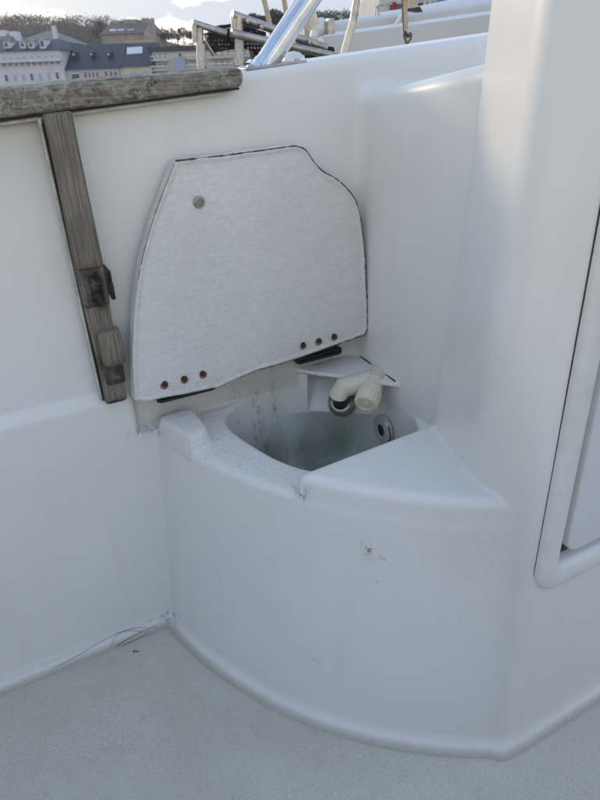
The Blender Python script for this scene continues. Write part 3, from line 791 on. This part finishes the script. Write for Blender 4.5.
def tread(q, v=LV-.04, th=.03):
    bm = bmesh.new(); fr = [bm.verts.new(atv(x, y, v)) for x, y in q]; bk = [bm.verts.new(w_.co+Vector((0, th, 0))) for w_ in fr]
    bm.faces.new(fr); bm.faces.new(bk[::-1])
    for i in range(len(q)): bm.faces.new((fr[i], fr[(i+1) % len(q)], bk[(i+1) % len(q)], bk[i]))
    bm_obj('rubber_tread', bm, 'perforated_rubber', gl, BM, smooth=False)
tread([(207, 33), (236, 27), (238, 40), (234, 49), (217, 52), (210, 44)])
tread([(209, 27), (236, 23), (236, 26), (212, 32)], LV-.10)
tread([(241, 25), (266, 32), (266, 41), (243, 36)])
tread([(240, 39), (254, 42), (254, 49), (241, 49)])
tread([(252, 47), (270, 50), (268, 62), (255, 60)])
tread([(293, 47), (341, 58), (333, 66), (290, 72), (286, 62)], LV-.02)
tread([(243, 36), (262, 41), (262, 52), (246, 48)], LV-.02)
tread([(300, 43), (334, 47), (335, 53), (318, 51)], LV-.09)

# hanging snap hook on a tan strap
hk = empty('hanging_strap', tuple((lambda p: (p.x, -p.y, p.z))(atv(406, 45, -.75))), 'tan strap ending in a weathered snap hook hanging near the top edge', 'strap')
def hseg(name, pts, px, material, n=10, v=-.75):
    P_ = [atv(x, y, v) for x, y in pts]; r = px/2/FOC*((BM @ P_[0])-CAM).length
    bm = bmesh.new(); add_tube(bm, P_, r, n); bm_obj(name, bm, material, hk, BM)
mat('tan_web', (.50, .42, .30), .8, var=.15, vscale=60); mat('bronze', (.16, .14, .11), .55, .6, var=.4, vscale=120)
hseg('strap_tube', [(404, -14), (405.2, 20), (405.6, 30)], 4.6, 'tan_web'); hseg('strap_edge', [(401.8, -14), (403, 18), (404, 31)], 1.6, 'bronze')
hseg('band', [(403.6, 21), (407.8, 21.3)], 1.4, 'bronze')
hseg('hook', [(404.6, 31), (404, 35), (406, 41), (407, 46)], 2.2, 'bronze'); hseg('hook_arm', [(411, 33), (411, 38), (408, 43), (407, 46)], 2.0, 'bronze'); hseg('hook_body', [(405, 32.5), (408, 36), (411, 33.5)], 3.2, 'bronze')

# neighbouring sailing yacht
ny = empty('neighbour_yacht', (2.2, -1.6, -1.4), 'white sailing yacht berthed alongside, its pale topside filling the upper right', 'boat')
def hull_loft(name, secs, material, parent):
    bm = bmesh.new(); rs = [[bm.verts.new(Vector(B(*p))) for p in s] for s in secs]
    for a, b in zip(rs, rs[1:]):
        for i in range(len(a)-1): bm.faces.new((a[i], a[i+1], b[i+1], b[i]))
    bm.faces.new(rs[0]); bm.faces.new(rs[-1]); return bm_obj(name, bm, material, parent, BM, angle=40)
def nsec(u, k=1.0):
    zt = 1.055+.0865*(u-1.05)+.004*(u-1.05)**2
    f_ = -1.24-min(1.45*(u-1.045), 2.6)
    return [(u, -1.22-.0*u, -1.4), (u, -1.215, -.4), (u, -1.20, zt-.012), (u, -1.204, zt-.002), (u, -1.212, zt), (u, -1.22, zt-.002), (u, f_, zt-.004), (u, f_-.01, -1.4)]
hull_loft('hull', [nsec(u_) for u_ in (1.045, 1.2, 1.5, 2, 2.6, 3.4, 4.5, 6)], 'deck_white', ny)
def csec(u):
    zt = 1.123+.09*(u-1.47)+.018*max(0, u-1.9)**2
    f_ = -1.83-min(1.3*(u-1.40), 1.4)
    return [(u, -1.79, zt-.3), (u, -1.80, zt-.01), (u, -1.82, zt), (u, f_-.01, zt+.004), (u, f_-.02, zt-.3)]
hull_loft('coaming', [csec(u_) for u_ in (1.41, 1.5, 1.6, 1.9, 2.2, 2.5, 3, 4)], 'deck_white', ny)
# pulpit rail far over, top just above the coaming
def seg2(name, pts, px, material, v, parent, n=10):
    P_ = [atv(x, y, v) for x, y in pts]; r = px/2/FOC*((BM @ P_[0])-CAM).length
    bm = bmesh.new(); add_tube(bm, P_, r, n); return bm_obj(name, bm, material, parent, BM)
seg2('guard_rail', [(374.5, 18), (375.5, 8), (379, 5.5), (392, 3.8)], 1.5, 'dull_steel', -2.4, ny); seg2('rail_post', [(379, 18), (378, 6)], 1.6, 'dull_steel', -2.4, ny)
seg2('backstay_cover', [(395, 26), (401, 15)], 2.6, 'white_plastic', -1.5, ny)
# cream fender board next to the hook
fb = empty('cream_board', tuple((lambda p: (p.x, -p.y, p.z))(atv(413, 10, -1.9))), 'cream board hanging beside the strap at the top edge', 'board')
def slab(name, q, v, th, material, parent, bev=0):
    bm = bmesh.new(); fr = [bm.verts.new(atv(x, y, v)) for x, y in q]; bk = [bm.verts.new(w_.co+Vector((0, th, 0))) for w_ in fr]
    bm.faces.new(fr); bm.faces.new(bk[::-1])
    for i in range(len(q)): bm.faces.new((fr[i], fr[(i+1) % len(q)], bk[(i+1) % len(q)], bk[i]))
    return bm_obj(name, bm, material, parent, BM, smooth=False)
slab('board_face', [(408, -16), (418, -16), (418, 7), (410, 9)], -1.7, .03, 'tan_web', fb); slab('board_foot', [(409, 8.5), (420, 6.5), (423, 12), (412, 10.5)], -1.7, .05, 'black', fb)

# cockpit clutter of the neighbour: white pod and outboard bracket behind the ladder
ob = empty('outboard_bracket', tuple((lambda p: (p.x, -p.y, p.z))(atv(322, 34, -1.6))), 'white outboard pod on a tan leg behind the slanting tube', 'outboard')
seg2('leg', [(309, -2), (312, 14), (319, 34)], 7, 'cream_plastic', -1.6, ob, 16)
P_ = atv(325, 27, -1.6); bm = bmesh.new()
add_lathe(bm, P_-Vector((.03, 0, .03)), (.35, 0, 1), [(0, 0), (.003, .018), (.02, .030), (.045, .028), (.062, .014), (.066, 0)], 24); bm_obj('pod', bm, 'white_plastic', ob, BM)
P_ = atv(330, 30, -1.55); bm = bmesh.new(); add_box(bm, (P_.x-.012, P_.y-.02, P_.z-.05), (P_.x+.012, P_.y+.02, P_.z+.04), bevel=.006); bm_obj('clamp', bm, 'dull_steel', ob, BM)
P_ = atv(315, 36, -1.6); bm = bmesh.new(); add_lathe(bm, P_, (0, 0, 1), [(-.02, 0), (-.015, .016), (.0, .022), (.02, .016), (.026, 0)], 18); bm_obj('knob', bm, 'white_plastic', ob, BM)
slab('mount_panel', [(306, 46), (338, 40), (345, 60), (300, 64)], -1.5, .12, 'deck_white', ob)
slab('bracket_plate', [(304, 20), (317, 18), (318, 40), (305, 41)], -1.7, .03, 'dull_steel', ob)
for (a, b, lb) in (((261, -14), (271.5, 32), 'tan wooden pole left of the slanting tube'), ((282, -14), (288, 25), 'shorter tan pole close beside the slanting tube')):
    pl = empty('wooden_pole', tuple((lambda p: (p.x, -p.y, p.z))(atv(*b, -2.2))), lb, 'pole', 'tan poles standing behind the ladder')
    seg2('pole_shaft', [a, b, (b[0]+4, b[1]+26)], 4.2, 'tan_web', -2.2, pl); seg2('pole_cap', [(b[0]-.6, b[1]-5), (b[0]+.4, b[1])], 5.0, 'dull_steel', -2.2, pl)

# ================================================================ the harbour town: the boat lies slightly nose-down, so the level world is turned a little about the eye
TR, TU, TF = cam_axes(R(28.9), R(2.0))
A_s = Matrix((CR, CU, CF)).transposed(); A_t = Matrix((TR, TU, TF)).transposed()
Q3 = A_s @ A_t.inverted()
QM = Matrix.Translation(CAM) @ Q3.to_4x4() @ Matrix.Translation(-CAM)
def tat(x, y, Y):                       # level-world point on the plane y = Y
    d = ray(x, y, (TR, TU, TF)); return CAM+d*(Y/d.y)
GZ = -.9                                # quay level; eye is at 1.0
def tobj(name, bm, material, parent=None, smooth=False): return bm_obj(name, bm, material, parent, QM, smooth=smooth)
def tempty(name, loc, label, cat, group=None):
    o = bpy.data.objects.new(name, None); COL.objects.link(o); o.matrix_world = QM @ Matrix.Translation(Vector(loc)); return setp(o, label, cat, group)
mat('facade_white', (.62, .63, .66), .8, var=.08, vscale=.5); mat('facade_grey', (.52, .53, .55), .8, var=.08, vscale=.5)
mat('facade_cream', (.64, .58, .47), .8, var=.06, vscale=.6); mat('slate', (.035, .043, .060), .6, var=.25, vscale=1.2, bump=3, bumpd=.05)
mat('slate_green', (.16, .165, .15), .7, var=.15, vscale=1); mat('roof_brown', (.15, .125, .105), .85, var=.2, vscale=.8)
mat('stone', (.33, .30, .25), .9, var=.15, vscale=.8); mat('stone_ochre', (.46, .37, .22), .9, var=.1, vscale=1)
mat('window_glass', (.05, .06, .08), .2); mat('shutter_mauve', (.26, .22, .30), .7); mat('window_white', (.66, .67, .70), .6); mat('blue_panel', (.34, .42, .52), .6)
mat('bark', (.10, .085, .07), .9); mat('twigs', (.13, .105, .085), .9); mat('evergreen', (.035, .045, .030), .9, var=.4, vscale=2)
mat('quay_stone', (.26, .25, .23), .9, var=.2, vscale=1)

f = NB('harbour_water'); f.p.inputs['Base Color'].default_value = (.03, .045, .05, 1); f.p.inputs['Roughness'].default_value = .12
f.bump(f.noise(3, 6, .6), .12)
bm = bmesh.new(); q = [bm.verts.new(p) for p in ((-1500, -1500, -1.6), (1500, -1500, -1.6), (1500, 93, -1.6), (-1500, 93, -1.6))]; bm.faces.new(q)
setp(tobj('harbour_water', bm, 'harbour_water'), kind='structure', label='harbour water beyond the boat')
bm = bmesh.new(); add_box(bm, (-400, 92, -3), (400, 108, GZ)); setp(tobj('quay', bm, 'quay_stone'), kind='structure', label='stone quay in front of the town')

# hillside
def hill_z(x, y):
    t = (y-125)/190
    ridge = float(np.interp(x, [-260, -150, -90, -68, -50, -20, 20, 70, 140, 300], [30, 34, 31, 27, 18, 15, 17, 21, 26, 32]))
    return GZ-.5+max(0, min(1, t))**1.25*ridge*.80
bm = bmesh.new(); nx, ny_ = 70, 22; V_ = {}
for i in range(nx+1):
    for j in range(ny_+1):
        x = -420+840*i/nx; y = 107+290*j/ny_
        V_[i, j] = bm.verts.new((x, y, hill_z(x*1.0, y) + .8*noise.noise(Vector((x*.03, y*.03, 0)))*(j > 1)))
for i in range(nx):
    for j in range(ny_): bm.faces.new((V_[i, j], V_[i+1, j], V_[i+1, j+1], V_[i, j+1]))
mat('hill_ground', (.085, .080, .055), .95, var=.35, vscale=.05)
setp(tobj('hillside', bm, 'hill_ground', smooth=True), kind='structure', label='wooded hillside behind the town')
# bare winter wood on the hill: a mass of twigs nobody could count
def leaf_cloud(bm, c, rx, rz, n, s):
    for _ in range(n):
        while True:
            p = Vector((random.uniform(-1, 1), random.uniform(-1, 1), random.uniform(-1, 1)))
            if p.length < 1: break
        q = Vector(c)+Vector((p.x*rx, p.y*rx, p.z*rz)); a = Vector((random.gauss(0, 1), random.gauss(0, 1), random.gauss(0, 1))).normalized()*s*random.uniform(.5, 1.3)
        b = Vector((random.gauss(0, 1), random.gauss(0, 1), random.gauss(0, 1))).normalized()*s*.5
        bm.faces.new([bm.verts.new(q+a), bm.verts.new(q+b), bm.verts.new(q-a)])
bm = bmesh.new()
for k in range(2400):
    y = random.uniform(200, 330); x = random.uniform(-1, 1)
    x = -1.05*y+1.9*y*random.random() if random.random() < .4 else random.uniform(-.75*y, -.20*y)
    z = hill_z(x, y); h = random.uniform(2.5, 5.0)
    leaf_cloud(bm, (x, y, z+h*.5), h*.5, h*.55, 26, .8)
setp(tobj('hill_woodland', bm, 'twigs'), kind='stuff', label='bare brown winter woodland covering the hill behind the town', cat='woodland')

def prism(bm, x0, x1, y0, y1, z0, ze, zr, inset=0.0):
    """gabled / hipped body helpers: roof only, ridge along x"""
    ym = (y0+y1)/2
    a = [bm.verts.new(p) for p in ((x0, y0, ze), (x1, y0, ze), (x1, y1, ze), (x0, y1, ze), (x0+inset, ym, zr), (x1-inset, ym, zr))]
    for f_ in ((0, 1, 5, 4), (2, 3, 4, 5), (1, 2, 5), (3, 0, 4), (3, 2, 1, 0)): bm.faces.new([a[i] for i in f_])
WINS = {}
def house(name, label, px0, px1, pe, pr, Y, depth, wallm, roofm, wins=(), flat=False, inset=0, base=None, group='houses of the harbour town', over=.5):
    x0, x1 = tat(px0, pe, Y).x, tat(px1, pe, Y).x; ze = tat((px0+px1)/2, pe, Y).z
    zb = GZ-.3 if base is None else tat((px0+px1)/2, base, Y).z-3
    t = tempty(name, ((x0+x1)/2, Y, zb), label, 'building', group)
    bm = bmesh.new(); add_box(bm, (x0, Y, zb), (x1, Y+depth, ze)); tobj('wall', bm, wallm, t)
    bm = bmesh.new()
    if flat:
        zr = tat((px0+px1)/2, pr, Y).z; add_box(bm, (x0-over, Y-over, ze+.02), (x1+over, Y+depth+over, zr))
    else:
        zr = tat((px0+px1)/2, pr, Y+depth/2).z; prism(bm, x0-over, x1+over, Y-over, Y+depth+over, 0, ze+.02, zr, inset)
    tobj('roof', bm, roofm, t)
    for (a, b, c, d, mt) in wins:
        xa, xb = tat(a, c, Y).x, tat(b, c, Y).x; za, zb2 = tat((a+b)/2, d, Y).z, tat((a+b)/2, c, Y).z
        bm = bmesh.new(); add_box(bm, (xa, Y-.10, za), (xb, Y-.004, zb2)); w_ = tobj('window', bm, 'window_white' if mt != 'window_white' else 'facade_grey', t)
        bm = bmesh.new(); e = min(.14, (xb-xa)*.14); add_box(bm, (xa+e, Y-.13, za+e), (xb-e, Y-.102, zb2-e)); tobj('pane', bm, mt, w_)
    return t, x0, x1, ze, zb
def dormer(t, px, py0, py1, w_px, Y, roofm, face='window_white', pane='window_glass', dep=3):
    x = tat(px, py1, Y).x; hw = w_px/2*.19*Y/110; z0, z1 = tat(px, py1, Y).z, tat(px, py0, Y).z
    bm = bmesh.new(); add_box(bm, (x-hw, Y, z0), (x+hw, Y+dep, z1)); d = tobj('dormer', bm, face, t)
    bm = bmesh.new(); prism(bm, x-hw*1.2, x+hw*1.2, Y-.2, Y+dep, 0, z1+.01, z1+hw*.6, hw*.5); tobj('dormer_roof', bm, roofm, d)
    bm = bmesh.new(); add_box(bm, (x-hw*.55, Y-.06, z0+.25), (x+hw*.55, Y-.004, z1-.2)); tobj('pane', bm, pane, d)

G, Sh, Bp = 'window_glass', 'shutter_mauve', 'blue_panel'
wa = [(x, x+3.6, 63-x*.05, 67.5-x*.05, Sh) for x in np.arange(2, 60, 6.0)] + [(x, x+4.6, 57.2-x*.05, 60.4-x*.05, Bp) for x in np.arange(1, 58, 7)] + \
     [(x, x+3.5, 74.5-x*.05, 82-x*.05, G if k % 3 == 0 else Bp) for k, x in enumerate(np.arange(4, 58, 8.5))]
t, x0, x1, ze, zb = house('white_townhouse', 'white four-storey quayside house with mauve windows and pale dormers, leftmost', -34, 60, 51.5, 41, 110, 9, 'facade_white', 'slate', wa, inset=1.2)
for px in (7, 23, 31.5, 43): dormer(t, px, 41.6 if px != 43 else 39.5, 48.5, 4.4, 110.3, 'slate_green')
zz = tat(20, 61.6, 110).z
bm = bmesh.new(); add_box(bm, (x0, 109.2, zz-.12), (x1, 109.95, zz)); tobj('balcony', bm, 'facade_white', t)
wb = [(70.5, 80, 73, 80.5, G)] + [(x, x+2.3, 72, 78, G) for x in (84, 88, 92, 96)] + [(x, x+2.8, 71, 78, G) for x in (104.5, 109.5, 114)]
t, *_ = house('slate_roofed_house', 'long house with steep dark slate roof and three tiny dormers above a grey front', 61.5, 118.6, 69, 44.5, 111, 12, 'facade_grey', 'slate', wb, inset=0)
for px in (74, 91.5, 109): dormer(t, px, 52, 57, 2.6, 112.5, 'slate', 'slate', 'window_white', 3)
wc = [(130.5, 133.4, 71, 78, Bp), (134, 137, 71, 78, Bp), (140.8, 143.6, 70.5, 77.5, Bp), (144.2, 147, 70.5, 77.5, Bp)]
t, x0, x1, ze, zb = house('cream_house', 'cream-fronted house with a large white rooflight in its dark roof', 119, 151.5, 66.5, 43, 111.3, 12, 'facade_cream', 'slate', wc)
bm = bmesh.new()
qa = [tat(x, y, 112.6+.0) for x, y in ((127, 54.6), (142.5, 53.6), (142.5, 47.2), (127, 48.2))]
qb = []; zr_ = tat(135, 43, 117.3).z; e0 = Vector((0, 110.8, ze+.02)); sn = Vector((0, -(zr_-ze), 6.5)).normalized()
for px_, py_ in ((127, 54.6), (142.5, 53.6), (142.5, 47.2), (127, 48.2)):
    d = ray(px_, py_, (TR, TU, TF)); q = CAM+d*((e0-CAM).dot(sn)/d.dot(sn))+sn*.12; qb.append(bm.verts.new(q))
bk = [bm.verts.new(v_.co-sn*.3) for v_ in qb]; bm.faces.new(qb); bm.faces.new(bk[::-1])
for i in range(4): bm.faces.new((qb[i], qb[(i+1) % 4], bk[(i+1) % 4], bk[i]))
tobj('rooflight', bm, 'window_white', t)
wd_ = []
for lv, (ya, yb) in enumerate(((54, 58.5), (64, 68.5), (74, 79))):
    for x in (153, 158, 163, 178, 195, 201, 214, 220, 226, 243, 249): wd_.append((x, x+3.8, ya-(x-150)*.045, yb-(x-150)*.045, G))
t, x0, x1, ze, zb = house('apartment_block', 'cream apartment block with a flat dark roof and balconies behind the ladder', 151.8, 268, 51.5-1.5, 46.5-1.5, 112, 12, 'facade_cream', 'slate', wd_, flat=True)
for ya in (60.5, 70.5, 80.5):
    for (a, b) in ((152.5, 169), (188, 206), (210, 233), (238, 258)):
        xa, xb = tat(a, ya, 112).x, tat(b, ya, 112).x; z = tat((a+b)/2, ya-(a+b-304)/2*.045, 112).z
        bm = bmesh.new(); add_box(bm, (xa, 110.7, z-.15), (xb, 111.98, z+.02)); bl = tobj('balcony', bm, 'facade_grey', t)
        bm = bmesh.new(); add_box(bm, (xa, 110.66, z+.45), (xb, 110.72, z+.62)); [add_box(bm, (q_, 110.67, z+.03), (q_+.06, 110.71, z+.45)) for q_ in np.arange(xa, xb, .5)]; tobj('railing', bm, 'facade_white', bl)
bm = bmesh.new(); xa, xb = tat(175, 60, 112).x, tat(186, 60, 112).x; add_box(bm, (xa, 111.3, zb), (xb, 111.99, tat(180, 57, 112).z)); tobj('stair_panel', bm, 'blue_panel', t)
# uphill houses
t, *_ = house('uphill_slate_house', 'broad low grey-green roofed house just above the white dormers', 12, 63, 43, 31, 136, 18, 'stone', 'slate_green', (), base=46, inset=5)
bm = bmesh.new(); p = tat(54, 33, 138); add_box(bm, (p.x-.35, 138, p.z-3), (p.x+.35, 139, tat(54, 25.5, 138).z)); tobj('chimney', bm, 'facade_white', t)
t, *_ = house('small_left_house', 'small roof with white chimneys at the far left edge', -16, 9, 41, 32, 130, 10, 'facade_grey', 'slate_green', (), base=50, inset=1)
for px in (2, 13.5): 
    bm = bmesh.new(); p = tat(px, 36, 132); add_box(bm, (p.x-.7, 132, p.z-2), (p.x+.7, 134, tat(px, 30+px*.1, 132).z)); tobj('chimney', bm, 'window_white', t)
wh = [(120, 123, 35.5, 38, G), (128, 131, 35, 37.5, G)]
t, x0, x1, ze, zb = house('hilltop_manor', 'large brown-roofed stone manor standing highest, above the cream house', 101, 153, 34, 20.5, 165, 15, 'stone', 'roof_brown', wh, base=44, inset=2)
bm = bmesh.new(); xa, xb = tat(127, 42, 160).x, tat(154, 42, 160).x; add_box(bm, (xa, 158, tat(140, 47, 160).z-2), (xb, 166, tat(140, 40.5, 160).z)); tobj('terrace_wall', bm, 'stone_ochre', t)
bm = bmesh.new(); a, b, c = tat(145, 33, 164), tat(155, 33, 164), tat(152.5, 18, 164)
add_box(bm, (a.x, 162.5, zb), (b.x, 166, a.z)); 
va = [bm.verts.new(q) for q in ((a.x, 162.5, a.z+.01), (b.x, 162.5, a.z+.01), (c.x, 162.5, c.z), (a.x, 166, a.z+.01), (b.x, 166, a.z+.01), (c.x, 166, c.z))]
for f_ in ((0, 1, 2), (5, 4, 3), (0, 3, 4, 1), (1, 4, 5, 2), (2, 5, 3, 0)): bm.faces.new([va[i] for i in f_])
tobj('gable', bm, 'stone', t)
for px, pt in ((116, 20.5), (128, 19.5), (134, 19.5), (146, 18.2)):
    bm = bmesh.new(); p = tat(px, 24, 171); add_box(bm, (p.x-.8, 170.5, p.z-2), (p.x+.8, 172, tat(px, pt, 171).z)); tobj('chimney', bm, 'stone', t)
for px in (113, 121, 131):
    bm = bmesh.new(); p = tat(px, 31, 166.8)
    add_box(bm, (-.75, -.5, -.05), (.75, .5, .1), Matrix.Translation((p.x, 166.6, p.z)) @ Matrix.Rotation(R(40), 4, 'X')); tobj('rooflight', bm, 'window_white', t)

# bare trees standing singly, dark evergreens
def bare_tree(px, pb, pt, Y, label, m='twigs', dense=260, wide=.42, name='bare_tree', s=.32):
    b = tat(px, pb, Y); top = tat(px, pt, Y); h = top.z-b.z
    t = tempty(name, b-Vector((0, 0, 1)), label, 'tree', 'trees along the foot of the hill')
    bm = bmesh.new(); add_tube(bm, [b-Vector((0, 0, 3)), b+Vector((0, 0, h*.35)), b+Vector((.2, 0, h*.75))], [h*.035, h*.025, h*.008], 7)
    for k in range(9):
        a = random.uniform(0, 6.28); z = h*random.uniform(.3, .7); l = h*random.uniform(.2, .4)
        add_tube(bm, [b+Vector((0, 0, z)), b+Vector((math.cos(a)*l*.6, math.sin(a)*l*.6, z+l*.5)), b+Vector((math.cos(a)*l, math.sin(a)*l, z+l*1.0))], [h*.012, h*.008, h*.003], 5)
    tobj('trunk', bm, 'bark', t)
    bm = bmesh.new(); leaf_cloud(bm, b+Vector((0, 0, h*.62)), h*wide, h*.42, dense, s)
    for _ in range(5): leaf_cloud(bm, b+Vector((random.uniform(-1, 1)*h*wide*.7, random.uniform(-1, 1)*h*.2, h*random.uniform(.35, .9))), h*.16, h*.14, dense//5, s)
    tobj('crown', bm, m, t)
k = 0
for px, pb, pt in ((103, 40, 19), (99, 44, 24), (160, 44, 27), (166, 44, 30), (172, 44, 28), (178, 43, 31), (184, 43, 27), (190, 42, 31), (197, 42, 27), (212, 40, 28), (222, 38, 25)):
    bare_tree(px, pb, pt, 175+(k % 3)*4, ['thin bare tree left of the brown-roofed manor', 'low bare tree at the manor corner'][k] if k < 2 else ['bare winter tree directly right of the manor gable', 'second bare tree right of the manor', 'third bare tree right of the manor, a little taller', 'fourth bare tree in the row right of the manor', 'fifth bare tree in the row, above the flat-roofed block', 'bare tree just left of the ladder top', 'bare tree seen behind the first ladder post', 'bare tree between the two ladder posts', 'bare tree just left of the second ladder post'][k-2], dense=150, s=.42); k += 1
for px, pb, pt, lb in ((255, 34, 14, 'dark evergreen just left of the tan pole'), (263, 32, 17, 'low dark evergreen behind the tan pole'), (275, 30, 10, 'tall dark evergreen between the two tan poles'), (282, 28, 14, 'dark evergreen by the shorter tan pole'), (249, 36, 20, 'smallest dark evergreen above the ladder')):
    bare_tree(px, pb, pt, 150, lb, 'evergreen', 600, .5, 'evergreen_tree', .5)
# far dark tree line over the yacht
bm = bmesh.new()
for i in range(900):
    px = random.uniform(285, 640); p = tat(px, 17+(px-320)*-.045+random.uniform(-3.5, 6), random.uniform(240, 262)); leaf_cloud(bm, p, 1.6, 1.3, 10, .8)
setp(tobj('far_tree_line', bm, 'evergreen'), kind='stuff', label='dark line of far trees above the neighbouring yacht', cat='woodland')

# white motor cruiser beyond the yacht, cut by the top edge
mc = tempty('motor_cruiser', tat(430, 14, 9), 'white motor cruiser with dark windows, blue cover and a red panel, at the top edge', 'boat')
def tbox(name, x0, x1, y0, y1, Y, dep, material, parent, bev=.0):
    a = tat(x0, y1, Y); b = tat(x1, y0, Y); bm = bmesh.new(); add_box(bm, (a.x, Y, a.z), (b.x, Y+dep, b.z), bevel=bev); return tobj(name, bm, material, parent)
mat('red_panel', (.22, .02, .03), .5); mat('blue_cover', (.10, .20, .42), .7, var=.2, vscale=6)
tbox('superstructure', 377, 520, -26, 40, 9.0, 2.5, 'deck_white', mc, .06)
tbox('dark_window', 396, 452, 2, 14, 8.95, .04, 'window_glass', mc); tbox('red_panel', 390.5, 396.5, 2, 13, 8.94, .05, 'red_panel', mc)
tbox('dark_window', 462, 500, -8, 3, 8.95, .04, 'window_glass', mc)
c_ = tbox('blue_cover', 438, 462, -3, 9, 8.7, .2, 'blue_cover', mc, .05)
for px in (426, 431, 456): 
    a = tat(px, 16, 8.85); b = tat(px-2.5, -10, 8.85); bm = bmesh.new(); add_tube(bm, [a, b], .022, 8); tobj('window_frame', bm, 'deck_white', mc)

# ---------------------------------------------------------------- winter haze over the harbour
bm = bmesh.new(); add_box(bm, (-470, -60, -12), (470, 420, 48))
hz = bm_obj('haze', bm, None, None, QM, smooth=False); hm = bpy.data.materials.new('haze_air'); hm.use_nodes = True
hn = hm.node_tree.nodes; hn.remove(hn['Principled BSDF']); pv = hn.new('ShaderNodeVolumePrincipled')
pv.inputs['Color'].default_value = (.86, .90, .97, 1); pv.inputs['Density'].default_value = .0004; pv.inputs['Anisotropy'].default_value = .55
hm.node_tree.links.new(pv.outputs[0], hn['Material Output'].inputs['Volume']); hz.data.materials.append(hm)
setp(hz, kind='stuff', label='thin pale winter haze over the harbour and town')
